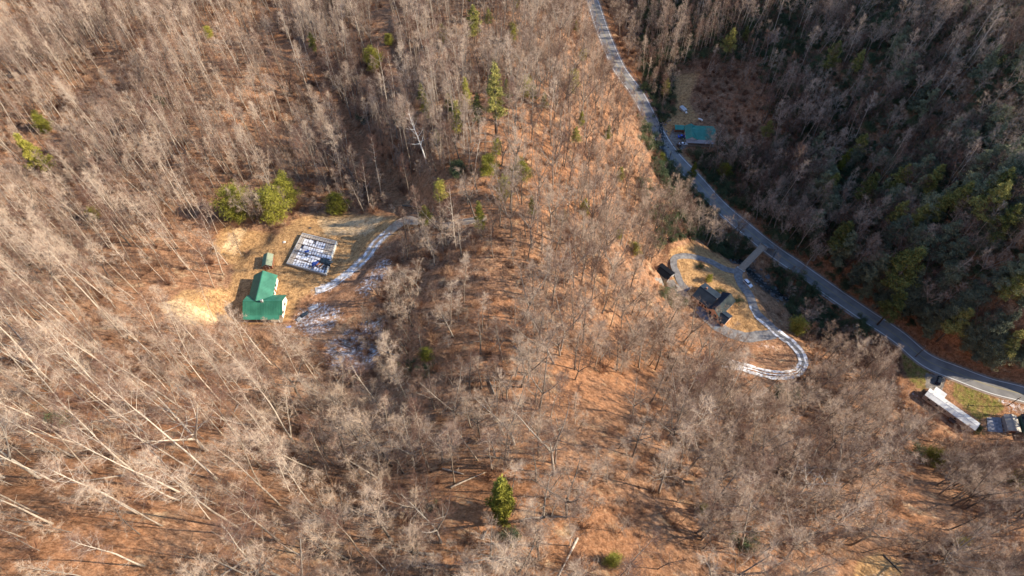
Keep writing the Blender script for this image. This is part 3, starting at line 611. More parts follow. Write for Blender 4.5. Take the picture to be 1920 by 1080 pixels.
# grey outbuilding, pad, neighbouring wall
gc = at(1899, 793, Z_M + 2.6); gb = thing('garage', 'small grey-tan roofed garage standing right of the dark concrete pad', 'garage', (gc.x, gc.y, Z_M), R(90 - 7))
gable(gb, -3.3, 3.3, -2.3, 2.3, 2.4, 3.4, M_grsid, M_gbrown, .3); window(gb, -3.3, 0, .05, 2.4, 2.0, -1, 0, name='door'); window(gb, 0, -2.3, 1, 1, .9, 0, -1)
e4 = [at(1850, 783, Z_M), at(1876, 783, Z_M), at(1880, 811, Z_M), at(1852, 809, Z_M)]
mb = MB(); mb.v = [tuple(p + Vector((0, 0, z))) for z in (-.3, .18) for p in reversed(e4)]; mb.f = BF
tag(mb.build('concrete_pad', simple('dark_concrete', (0.16, 0.16, 0.18), .85, col2=(.32, .32, .34), scale=.9)), 'square dark concrete pad between the trailer home and the grey garage', 'pad')
qc = at(1934, 800, Z_M + 2.5); qb = thing('shed', 'dark green walled shed cut by the right edge of the photo', 'shed', (qc.x, qc.y, Z_M), R(82))
gable(qb, -5, 5, -2.6, 2.6, 2.5, 3.5, simple('dark_green_siding', (.05, .12, .11), .7), M_dkroof, .2)
# ------------------------------------------------------------------ vehicles
M_tyre = M_black; M_rim = simple('rim', (.35, .35, .36), .35, metal=.8); M_light = simple('headlight_glass', (.8, .8, .78), .2); M_tail = simple('tail_light', (.35, .02, .02), .3)
def paint(name, c): return simple(name, c, .25, spec=.6)
def car(label, loc, rz, body, L_=4.6, W=1.8, kind='suv', name='car', cat='car', group=None):
    t = thing(name, label, cat, loc, rz, group)
    hl = L_ / 2
    if kind == 'suv': prof = [(-hl, .55), (-hl, 1.02), (-hl + .12, 1.12), (hl * .30, 1.08), (hl * .92, .92), (hl, .72), (hl, .45)]; cab = [(-hl + .18, 1.11), (-hl + .5, 1.66), (hl * .12, 1.68), (hl * .42, 1.07)]
    else: prof = [(-hl, .5), (-hl, .9), (-hl + .15, .98), (hl * .35, .96), (hl * .9, .8), (hl, .62), (hl, .4)]; cab = [(-hl * .72, .97), (-hl * .42, 1.4), (hl * .08, 1.42), (hl * .4, .95)]
    pr = [(-hl, .32)] + prof + [(hl, .28)]
    def loft(secs, nm, m, par):
        mb = MB(); k = len(secs[0][1])
        for y, s in secs: mb.v += [(x, y, z) for x, z in s]
        for i in range(len(secs) - 1):
            for j in range(k): a_ = i * k + j; b_ = i * k + (j + 1) % k; mb.f.append((a_, b_, b_ + k, a_ + k))
        mb.f.append(tuple(range(k))[::-1]); mb.f.append(tuple((len(secs) - 1) * k + j for j in range(k))); return mb.build(nm, m, par)
    nar = lambda s, dx, dz: [(x * dx, .3 + (z - .3) * dz) for x, z in s]
    hw = W / 2
    loft([(-hw, nar(pr, .955, .86)), (-hw + .1, nar(pr, .99, .97)), (-hw * .6, pr), (hw * .6, pr), (hw - .1, nar(pr, .99, .97)), (hw, nar(pr, .955, .86))], 'body', body, t)
    zt = cab[1][1]
    gl = loft([(-hw + .08, [(x, min(z, zt - .02)) for x, z in [cab[0], (cab[0][0] + .12, cab[0][1] + .03), (cab[3][0] - .12, cab[3][1] + .03), cab[3]]])] + [(-hw + .22, [cab[0], cab[1], cab[2], cab[3]]), (hw - .22, [cab[0], cab[1], cab[2], cab[3]])] + [(hw - .08, [(x, min(z, zt - .02)) for x, z in [cab[0], (cab[0][0] + .12, cab[0][1] + .03), (cab[3][0] - .12, cab[3][1] + .03), cab[3]]])], 'windows', M_glass, t)
    MB().box(cab[1][0] + .02, cab[2][0] - .02, -hw + .26, hw - .26, zt - .03, zt + .03).build('roof', body, t)
    for x in (-hl * .62, hl * .62):
        for s in (-1, 1):
            wh = MB().tube([(x, s * (hw - .2), .33), (x, s * (hw + .02), .33)], [.33, .33], 14).build('wheel', M_tyre, t)
            MB().tube([(x, s * (hw + .021), .33), (x, s * (hw + .035), .33)], [.2, .2], 10).build('rim', M_rim, wh)
    for s in (-1, 1):
        MB().box(hl * .975, hl + .012, s * hw * .72 - .17, s * hw * .72 + .17, .6, .74).build('headlight', M_light, t)
        MB().box(-hl - .012, -hl * .97, s * hw * .75 - .13, s * hw * .75 + .13, .75, .95).build('tail_light', M_tail, t)
        MB().box(cab[3][0] - .35, cab[3][0] - .2, s * (hw + .09) - .09, s * (hw + .09) + .09, 1.0, 1.12).build('mirror', body, t)
    return t
v = hit(1401.5, 533); car('white and dark estate car parked on the gravel drive below the bridge', (v.x, v.y, v.z + .1), R(-57), paint('silver_paint', (.66, .67, .7)), 4.7)
v = at(1760, 714, Z_M); v.z = gz(v.x, v.y) + .08; car('black car parked on the gravel beside the road above the trailer home', v, R(56), paint('black_paint', (.012, .018, .03)), 4.7)
v = at(1278.5, 257, Z_T); v.z = gz(v.x, v.y) + .08; car('bright blue car parked in front of the teal-roofed house', v, R(5), paint('blue_paint', (.01, .05, .4)), 4.7, kind='sedan')
v = at(1280.5, 271, Z_T); v.z = gz(v.x, v.y) + .08; car('white car parked nearest the road by the teal-roofed house', v, R(4), paint('white_paint', (.8, .8, .8)), 4.9, kind='sedan')
# bits in the teal house yard
v = at(1282, 201, Z_T); v.z = gz(v.x, v.y); cp = thing('camper', 'tattered pale camping trailer on the shaded lawn above the teal-roofed house', 'trailer', v, R(-60))
gable(cp, -2.1, 2.1, -1.2, 1.2, 1.9, 2.2, M_mhroof, M_mhroof, .05, z0=.5)
for s in (-1, 1): MB().tube([(0, s * 1.1, .35), (0, s * 1.28, .35)], [.35, .35], 12).build('wheel', M_black, cp)
MB().tube([(2.1, 0, .55), (3.2, 0, .45)], [.06, .05], 6).build('drawbar', M_steel, cp)
v = at(1286.5, 211.5, Z_T); v.z = gz(v.x, v.y); tk = MB().tube([(0, 0, 0), (0, 0, .8), (0, 0, .95)], [.6, .6, .3], 12).build('water_tank', M_white_p); tk.location = v; tag(tk, 'small round white tank on the lawn just below the camper', 'tank')
v = at(1313, 226, Z_T); v.z = gz(v.x, v.y); pt_ = thing('propane_tank', 'white capsule-shaped gas tank behind the teal-roofed house', 'gas tank', v, R(-35))
MB().tube([(x, 0, .8) for x in (-1.5, -1.4, -1.1, 1.1, 1.4, 1.5)], [.12, .38, .5, .5, .38, .12], 14).build('tank', M_white_p, pt_, smooth=True)
for x in (-.9, .9): MB().box(x - .1, x + .1, -.35, .35, 0, .35).build('foot', M_conc, pt_)
# yard things by the trailer home
def pole(px, py, h, label, arm=True, rz=0.0, lamp=False):
    v = hit(px, py); t = thing('utility_pole', label, 'utility pole', v, rz)
    MB().tube([(0, 0, -.3), (0, 0, h)], [.17, .11], 10).build('pole', M_dwood if not lamp else M_wood, t)
    if arm:
        MB().box(-1.2, 1.2, -.06, .06, h - .9, h - .75).build('crossarm', M_wood, t)
        for x in (-1.05, 0, 1.05): MB().tube([(x, 0, h - .747), (x, 0, h - .5)], [.06, .04], 8).build('insulator', M_white_p, t)
    MB().tube([(.28, 0, h - 2.2), (.28, 0, h - 1.3)], [.2, .2], 10).build('transformer', M_steel, t)
    return v + Vector((0, 0, h - .6))
t1 = pole(1889, 761, 9.0, 'tall wooden utility pole beside the snowy verge above the grey garage', rz=R(60))
t2 = pole(1716, 669, 9.0, 'tall wooden utility pole at the roadside above the mossy lawn', rz=R(60))
t3 = pole(1447, 487, 9.0, 'tall wooden utility pole at the stream bank just below the plank bridge', rz=R(50))
t4 = pole(1253, 306, 9.0, 'tall wooden utility pole at the roadside below the teal-roofed house', rz=R(40))
t5 = at(2010, 830, 20)
def wire(a_, b_, label):
    o = MB().tube([a_.lerp(b_, t) - Vector((0, 0, 1.6 * 4 * t * (1 - t))) - a_ for t in np.linspace(0, 1, 14)], [.02] * 14, 3).build('power_line', M_steel); o.location = a_; tag(o, label, 'cable')
wire(t1, t2, 'overhead power line running between the snowy verge pole and the mossy lawn pole'); wire(t2, t3, 'overhead power line running from the mossy lawn pole to the bridge pole'); wire(t3, t4, 'overhead power line running from the bridge pole up to the teal house pole')
# rocks in the stream: beyond counting
rr = random.Random(9); mb = MB()
for k in range(1500):
    i = rr.randrange(len(z_stream)); x, y, z = z_stream[i]; x += rr.gauss(0, 2.6); y += rr.gauss(0, 2.6); s = rr.uniform(.15, .75) * (2.0 if rr.random() < .04 else 1); z = gz(x, y)
    vs = []
    for a_, b_, c_ in ((1, 0, 0), (-1, 0, 0), (0, 1, 0), (0, -1, 0), (0, 0, .8), (0, 0, -.6), (.7, .7, .3), (-.7, .7, .2), (-.7, -.7, .35), (.7, -.7, .2)):
        q = 1 + rr.uniform(-.3, .3); vs.append((x + a_ * s * q, y + b_ * s * q, z + c_ * s * q))
    mb.add(vs, [(0, 6, 4), (6, 2, 4), (2, 7, 4), (7, 1, 4), (1, 8, 4), (8, 3, 4), (3, 9, 4), (9, 0, 4), (0, 5, 6), (6, 5, 2), (2, 5, 7), (7, 5, 1), (1, 5, 8), (8, 5, 3), (3, 5, 9), (9, 5, 0)])
tag(mb.build('stream_rocks', simple('grey_rock', (.2, .19, .18), .85, col2=(.07, .07, .072), scale=.6)), 'grey boulders and stones filling the stream bed', 'rocks', kind='stuff')
# scrap below the green house
for k, (px, py, sx, sy, h, rz_, m_, lb, ct, nm_) in enumerate([
    (588, 577, 1.6, .9, .5, .5, M_mhroof, 'pale corrugated sheet heap on the snowy bank below the house', 'scrap heap', 'scrap_heap'),
    (571, 590, 1.5, .7, .4, .6, M_navy, 'dark scrap heap on the snowy bank nearest the green-roofed house', 'scrap heap', 'scrap_heap'),
    (541, 614, .8, .5, .4, .2, simple('light_blue_plastic', (.12, .2, .5), .6), 'small light blue tarp at the foot of the snowy bank', 'tarp', 'tarp'),
    (561, 599, .9, .8, .5, .9, M_grsid, 'grey scrap heap half way down the snowy bank', 'scrap heap', 'scrap_heap'),
    (533, 454, .5, .4, .35, 0, M_mhroof, 'small white rubbish heap left of the snowy foundation', 'rubbish', 'rubbish_heap'),
    (581, 428, .5, .35, .4, 0, M_navy, 'small dark rubbish heap above the snowy foundation', 'rubbish', 'rubbish_heap')]):
    v = hit(px, py); crumpled(nm_, m_, v, sx, sy, h, rz_, lb, ct, 20 + k)
# ------------------------------------------------------------------ trees
def rot_about(v, axis, a): return Matrix.Rotation(a, 3, axis) @ v
def bare_tree(seed, h, base, spread, n1=20, n2=6, n3=5, n4=5, up=0.9, r0=0.26, fork=False, droop=0.0, low=0.0, tw=0.018):
    """returns (trunk mesh builder, crown mesh builder)"""
    rs = random.Random(seed); T = MB(); Cw = MB()
    lean = Vector((rs.uniform(-1, 1), rs.uniform(-1, 1), 0)) * 0.035
    def wob(p, s): return p + Vector((rs.uniform(-s, s), rs.uniform(-s, s), rs.uniform(-s, s) * .4))
    stems = [(Vector((0, 0, -0.6)), h, Vector((0, 0, 1)) + lean, r0, 0)]
    def stem(p0, L, d, r, lvl):
        pts = [p0]; k = 9; p = p0
        for i in range(k):
            d = (d + Vector((rs.uniform(-1, 1), rs.uniform(-1, 1), 0.2)) * 0.045).normalized(); p = p + d * (L / k); pts.append(p)
        return pts, [max(.02, r * (1 - .9 * (i / k)) ** .9) * (1.35 if i == 0 else 1) for i in range(k + 1)]
    def twigtri(p, d, L, w_):
        q = p + d * L; s = d.cross(Vector((rs.uniform(-1, 1), rs.uniform(-1, 1), rs.uniform(-1, 1)))).normalized() * w_ * .5
        m_ = p + d * L * .5 + Vector((rs.uniform(-1, 1), rs.uniform(-1, 1), rs.uniform(-1, 1))) * L * .08
        k = len(Cw.v); Cw.v += [tuple(p - s), tuple(p + s), tuple(m_ + s * .7), tuple(m_ - s * .7), tuple(q)]; Cw.f += [(k, k + 1, k + 2, k + 3), (k + 3, k + 2, k + 4)]
    def interp(pts, t):
        x = t * (len(pts) - 1); i = min(int(x), len(pts) - 2); return pts[i].lerp(pts[i + 1], x - i), (pts[i + 1] - pts[i]).normalized()
    def limb(p, d, L, r, lvl):
        k = 4 if lvl == 1 else 2; pts = [p]; q = p; dd = d
        for i in range(k):
            dd = (dd + Vector((rs.uniform(-1, 1), rs.uniform(-1, 1), rs.uniform(-.7, 1) + up * .55 - droop)) * (.16 if lvl == 1 else .2)).normalized(); q = q + dd * (L / k); pts.append(q)
        rad = [max(.009, r * (1 - .8 * i / k)) for i in range(k + 1)]
        (T if lvl == 1 else Cw).tube(pts, rad, 4 if lvl == 1 else 3, cap=False)
        if lvl < 3:
            nn = n2 if lvl == 1 else n3
            for j in range(nn):
                t = .22 + .78 * (j + rs.random() * .7) / nn; a, b_ = interp(pts, min(.99, t))
                ax = b_.orthogonal().normalized(); ax = rot_about(ax, b_, rs.uniform(0, 2 * PI)); nd = rot_about(b_, ax, R(rs.uniform(28, 62)))
                limb(a, nd, L * (.52 - .2 * t) * rs.uniform(.75, 1.25), r * (.32 if lvl == 1 else .42), lvl + 1)
        else:
            pass
        if lvl >= 2:
            nt_ = n4 if lvl == 3 else n4 // 2 + 1
            for j in range(nt_):
                t = .15 + .85 * (j + rs.random()) / nt_; a, b_ = interp(pts, min(.99, t)); ax = rot_about(b_.orthogonal().normalized(), b_, rs.uniform(0, 2 * PI))
                twigtri(a, rot_about(b_, ax, R(rs.uniform(18, 55))), rs.uniform(.55, 1.3) * (h / 24) ** .5, tw)
    if fork:
        p1, r1 = stem(Vector((0, 0, -.6)), h * base + .6, Vector((0, 0, 1)) + lean, r0, 0); r1 = [r0 * (1.3 if i == 0 else 1 - .03 * i) for i in range(len(p1))]; T.tube(p1, r1, 7)
        subs = []
        nf = rs.choice([2, 3, 3]); a0 = rs.uniform(0, 6)
        for i in range(nf):
            a = a0 + 2 * PI * i / nf + rs.uniform(-.3, .3); d = Vector((math.cos(a) * .42, math.sin(a) * .42, 1)).normalized()
            subs.append(stem(p1[-1] - Vector((0, 0, .1)), h * (1 - base) * rs.uniform(.85, 1.0), d, r0 * .68, 0))
        for pp, rr_ in subs: T.tube(pp, rr_, 5)
        spans = [(pp, rr_, .12, n1 // nf + 2) for pp, rr_ in subs]
    else:
        pp, rr_ = stem(Vector((0, 0, -.6)), h + .6, Vector((0, 0, 1)) + lean, r0, 0); T.tube(pp, rr_, 6); spans = [(pp, rr_, base, n1)]
    for pp, rr_, b0_, nn in spans:
        az = rs.uniform(0, 6)
        for i in range(nn):
            t = b0_ + (1 - b0_) * ((i + rs.random() * .8) / nn); t = min(t, .985); a, b_ = interp(pp, t); az += 2.4 + rs.uniform(-.4, .4)
            u = (t - b0_) / (1 - b0_); prof = (.55 + .9 * u) if u < .4 else (.91 - .62 * (u - .4) / .6)
            el = R(rs.uniform(18, 38) + 34 * u); d = Vector((math.cos(az) * math.cos(el), math.sin(az) * math.cos(el), math.sin(el)))
            rr0 = max(.03, .5 * (rr_[min(len(rr_) - 1, int(t * len(rr_)))]))
            limb(a, d, spread * prof * rs.uniform(.75, 1.2), min(.12, rr0), 1)
    for i in range(int(low)):      # dead snags on the clear bole
        a, b_ = interp(pp if not fork else p1, rs.uniform(.3, .9) * (base if not fork else 1)); az = rs.uniform(0, 6.28); d = Vector((math.cos(az), math.sin(az), .3)); q = a + d * rs.uniform(.8, 2.4); T.tube([a, q], [.04, .012], 3, cap=False)
    return T, Cw
def evergreen(seed, h, base, rad, kind='pine', nleaf=8000, ls=.5):
    rs = random.Random(seed); T = MB(); Cw = MB()
    T.tube([(0, 0, -.5), (rs.uniform(-.2, .2), 0, h * .5), (0, rs.uniform(-.2, .2), h * .97)], [.028 * h ** .8 + .05, .018 * h ** .8 + .03, .03], 7)
    branches = []; z = base * h; az = 0
    nb = 46 if kind == 'pine' else 60
    for i in range(nb):
        u = (i + rs.random()) / nb; z = h * (base + (1 - base) * u); az += 2.39 + rs.uniform(-.5, .5)
        if kind == 'pine': pr = (1 - u) ** .75 * (.55 + .45 * min(1, u * 6)) + .08
        elif kind == 'round': pr = math.sin(PI * min(1, .12 + .88 * u)) ** .6 * .95 + .05
        else: pr = (1 - u) ** .9 + .06
        L = rad * pr * rs.uniform(.55, 1.2); el = R(rs.uniform(-8, 22) + (25 * u if kind != 'round' else 40 * u - 10))
        d = Vector((math.cos(az) * math.cos(el), math.sin(az) * math.cos(el), math.sin(el))); a = Vector((0, 0, z)); b_ = a + d * L
        T.tube([a, b_], [.05 + .004 * L, .015], 3, cap=False); branches.append((a, b_, L))
    tot = sum(b[2] for b in branches)
    for a, b_, L in branches:
        nc = max(2, int(L * 1.6)); per = max(6, int(nleaf * L / tot / nc))
        for c in range(nc):
            t = .3 + .75 * (c + rs.random()) / nc; side = (b_ - a).cross(Vector((0, 0, 1))).normalized()
            cc = a.lerp(b_, t) + side * rs.uniform(-1, 1) * L * .22 + Vector((0, 0, rs.uniform(-.15, .25)))
            cr = (.45 + .13 * L) * rs.uniform(.7, 1.2) * (1.25 if kind == 'round' else 1)
            for q in range(per):
                o = Vector((rs.gauss(0, 1), rs.gauss(0, 1), rs.gauss(0, .55))).normalized() * rs.random() ** .45
                p = cc + Vector((o.x * cr, o.y * cr, o.z * cr * .7)); dr = (o * .7 + Vector((rs.uniform(-1, 1), rs.uniform(-1, 1), rs.uniform(-.3, 1)))).normalized()
                s = dr.orthogonal().normalized(); s = rot_about(s, dr, rs.uniform(0, 6.28)) * ls * .2; k = len(Cw.v)
                Cw.v += [tuple(p - s), tuple(p + s), tuple(p + dr * ls * rs.uniform(.7, 1.3))]; Cw.f.append((k, k + 1, k + 2))
    return T, Cw
def shrub(seed, h, rad, n_=60, leafy=False, nl=2500):
    rs = random.Random(seed); T = MB(); Cw = MB()
    for i in range(n_):
        az = rs.uniform(0, 6.28); r_ = rad * .35 * rs.random(); p = Vector((math.cos(az) * r_, math.sin(az) * r_, -.1)); el = R(rs.uniform(35, 85)); a2 = az + rs.uniform(-.6, .6)
        d = Vector((math.cos(a2) * math.cos(el), math.sin(a2) * math.cos(el), math.sin(el))); L = h * rs.uniform(.5, 1.1); q = p + d * L * .5; q2 = q + (d + Vector((rs.uniform(-1, 1), rs.uniform(-1, 1), .2)) * .3) * L * .5
        T.tube([p, q, q2], [.028, .02, .008], 3, cap=False)
        for j in range(9):
            t = rs.uniform(.2, 1); a = p.lerp(q, t * 2) if t < .5 else q.lerp(q2, t * 2 - 1); dd = (d + Vector((rs.uniform(-1, 1), rs.uniform(-1, 1), rs.uniform(-.2, .8)))).normalized(); s = dd.orthogonal().normalized() * .018; k = len(T.v); l_ = rs.uniform(.35, .9) * h / 2.5
            T.v += [tuple(a - s), tuple(a + s), tuple(a + dd * l_)]; T.f.append((k, k + 1, k + 2))
    if leafy:
        cl = [Vector((rs.gauss(0, rad * .42), rs.gauss(0, rad * .42), h * rs.uniform(.35, .9))) for _ in range(16)]
        for q in range(nl):
            c = rs.choice(cl); o = Vector((rs.gauss(0, 1), rs.gauss(0, 1), rs.gauss(0, .7))).normalized() * rs.random() ** .4 * rad * .42; p = c + o; p.z = max(.1, p.z)
            dr = Vector((rs.uniform(-1, 1), rs.uniform(-1, 1), rs.uniform(-.5, 1))).normalized(); s = rot_about(dr.orthogonal().normalized(), dr, rs.uniform(0, 6)) * .07; k = len(Cw.v)
            Cw.v += [tuple(p - s), tuple(p + s), tuple(p + dr * .3)]; Cw.f.append((k, k + 1, k + 2))
    return T, Cw
# prototypes: (trunk mesh, crown mesh, height)
def bare_proto(args, bark, twig, name):
    T, Cw = bare_tree(**args); return (T.mesh(name + '_trunk', bark, True), Cw.mesh(name + '_crown', twig), args['h'])
TALL = [bare_proto(dict(seed=s, h=h_, base=b_, spread=sp, n1=17, n2=5, n3=3, n4=4, up=1.0, r0=.18, low=5), M_pale, M_twigp, 'tall') for s, h_, b_, sp in ((1, 27, .55, 3.8), (2, 25, .5, 4.3), (3, 28, .62, 3.4), (4, 24, .42, 4.2), (5, 26, .58, 3.2))]
BROAD = [bare_proto(dict(seed=s, h=h_, base=b_, spread=sp, n1=19, n2=5, n3=4, n4=5, up=.75, r0=.28, fork=fk, low=2), M_dark, M_twigd, 'broad') for s, h_, b_, sp, fk in ((11, 21, .38, 5.2, False), (12, 19, .3, 4.6, True), (13, 22, .36, 4.8, True), (14, 18, .33, 5.0, False), (15, 20, .42, 4.4, True))]
SAP = [bare_proto(dict(seed=s, h=h_, base=.22, spread=2.3, n1=15, n2=4, n3=3, n4=4, up=.9, r0=.09, tw=.018), M_dark, M_twigd, 'sapling') for s, h_ in ((21, 10), (22, 8.5), (23, 12))]
def ev_proto(leafm, name, **k):
    T, Cw = evergreen(**k); return (T.mesh(name + '_trunk', M_dark, True), Cw.mesh(name + '_crown', leafm), k['h'])
PINE = [ev_proto(M_pine, 'pine', seed=31, h=24, base=.35, rad=5.0), ev_proto(M_pine, 'pine', seed=32, h=22, base=.3, rad=4.4), ev_proto(M_pine, 'pine', seed=33, h=27, base=.3, rad=3.6, nleaf=6000), ev_proto(M_yel, 'pine', seed=34, h=20, base=.1, rad=2.3, kind='cone', nleaf=11000)]
YEL = [ev_proto(M_yel, 'cedar', seed=41, h=10, base=.05, rad=4.6, kind='round', nleaf=9000, ls=.42), ev_proto(M_yel, 'cedar', seed=42, h=9, base=.05, rad=3.8, kind='round', nleaf=8000, ls=.4), ev_proto(M_yel, 'cedar', seed=43, h=14, base=.1, rad=3.0, kind='cone', nleaf=7000, ls=.45)]
LIME = [ev_proto(M_yel, 'lime', seed=44, h=17, base=.2, rad=2.3, kind='cone', nleaf=3500, ls=.42), ev_proto(M_yel, 'lime', seed=45, h=9, base=.1, rad=2.4, kind='cone', nleaf=3500, ls=.42), ev_proto(M_yel, 'lime', seed=46, h=12, base=.15, rad=3.0, kind='round', nleaf=4500, ls=.42)]
HEM = [ev_proto(M_hem, 'hemlock', seed=35, h=20, base=.15, rad=5.2, nleaf=9000), ev_proto(M_hem, 'hemlock', seed=36, h=15, base=.1, rad=4.6, kind='round', nleaf=9000, ls=.45), ev_proto(M_hem, 'hemlock', seed=37, h=19, base=.15, rad=3.6, kind='cone', nleaf=7000)]
def sh_proto(name, leafy, bark, **k):
    T, Cw = shrub(leafy=leafy, **k); return (T.mesh(name + '_stems', bark), Cw.mesh(name + '_leaves', M_rhodo) if leafy else None, k['h'])
BRUSH = [sh_proto('brush', False, M_brush, seed=51 + i, h=h_, rad=r_, n_=70) for i, (h_, r_) in enumerate(((2.6, 2.2), (2.0, 2.4), (3.4, 2.0)))]
RHODO = [sh_proto('rhodo', True, M_brush, seed=61, h=2.6, rad=2.6, n_=30, nl=3200), sh_proto('rhodo', True, M_brush, seed=62, h=2.0, rad=2.2, n_=24, nl=2600)]

# ---- where each photo region is, in words, for the labels
SEEDS = [(60,60,'in the dark hollow at the upper left corner'),(260,60,'on the top edge slope at far left'),(430,90,'on the slope left of the long ravine track, near the top edge'),
 (120,250,'on the upper left slope near the left edge'),(330,260,'in the dense pale stand on the upper left slope'),(520,250,'along the left rim of the long ravine'),(80,430,'on the left edge level with the clearing'),
 (280,430,'on the slope just left of the bare tan clearing'),(570,360,'above the snowy foundation'),(440,340,'above the yellow-green bushes'),(640,170,'in the dark ravine above its bend'),(700,60,'between the two ravine tracks at the top'),
 (790,120,'right of the narrow upper track'),(790,300,'on the brushy ground right of the ravine bend'),(930,60,'on the central ridge at the top edge'),(950,220,'beside the thin green pines of the central ridge'),(940,380,'at the foot of the central ridge'),
 (1070,120,'on the ridge side near the upper road'),(1070,300,'on the orange slope left of the road'),(1190,330,'crowding the left edge of the road'),(1180,200,'leaning over the upper road'),(1130,460,'between the central wood and the right drive'),
 (1240,420,'above the black shed'),(820,480,'on the snowy-track side of the central wood'),(950,520,'in the middle of the picture'),(1080,580,'on the slope left of the dark-roofed house'),(1220,600,'just left of the dark-roofed house'),
 (720,600,'in the shaded snowy hollow'),(620,700,'below the snowy hollow'),(850,680,'on the knoll below centre'),(980,700,'beside the orange leaf bank below centre'),(1200,740,'below the orange leaf bank'),(1350,700,'inside the drive hairpin'),
 (60,620,'on the left edge below the clearing'),(240,650,'below the tan bare patch'),(430,680,'below the green-roofed house'),(80,800,'on the lower left edge'),(260,800,'on the steep lower left slope'),(430,850,'on the lower left slope right of the leaning pair'),
 (100,980,'in the lower left corner'),(330,1000,'on the bottom edge left of the gully'),(560,960,'on the bottom edge near the gully'),(620,830,'left of the lone big pine'),(770,940,'beside the dark bottom gully'),(860,820,'uphill of the lone big pine'),
 (1000,960,'right of the lone big pine'),(1030,830,'on the open brown slope right of the lone big pine'),(1180,900,'in the lower middle wood'),(1220,1030,'by the bare orange ground at the bottom'),(1350,850,'in the brown wood below the hairpin'),
 (1430,980,'beside the pale forked snag'),(1560,760,'on the wooded spur below the hairpin'),(1560,900,'in the wood right of the pale forked snag'),(1600,1020,'around the small tan clearing at the bottom'),(1680,720,'between the spur and the mossy lawn'),
 (1720,900,'along the orange leaf strip at lower right'),(1850,880,'below the trailer home'),(1850,1010,'in the lower right corner'),(1480,560,'on the stream bank by the plank bridge'),(1600,660,'on the stream bank near the hairpin'),
 (1330,440,'by the stream above the looping drive'),(1220,60,'right of the upper road at the top'),(1220,170,'in the strip between road guardrail and shaded lawn'),(1350,70,'above the shaded lawn'),(1420,180,'behind the teal-roofed house'),
 (1380,300,'just below the teal-roofed house'),(1500,80,'at the top of the shaded hillside'),(1560,230,'on the sunlit spur of the far hillside'),(1680,120,'on the upper far hillside'),(1830,90,'in the upper right corner'),(1480,380,'along the far side of the road'),
 (1600,350,'among the sun-tipped evergreens above the road'),(1740,300,'in the dark hollow of the far hillside'),(1870,250,'on the right edge of the far hillside'),(1620,480,'on the shaded bank above the middle road'),(1760,450,'on the shaded hillside at mid right'),
 (1880,450,'on the shaded right edge'),(1750,590,'on the shaded bank above the lower road'),(1870,620,'above the trailer home across the road')]
SX = np.array([[a, b] for a, b, _ in SEEDS])
def where(px, py): return SEEDS[int(np.argmin((SX[:, 0] - px) ** 2 + (SX[:, 1] - py) ** 2))][2]
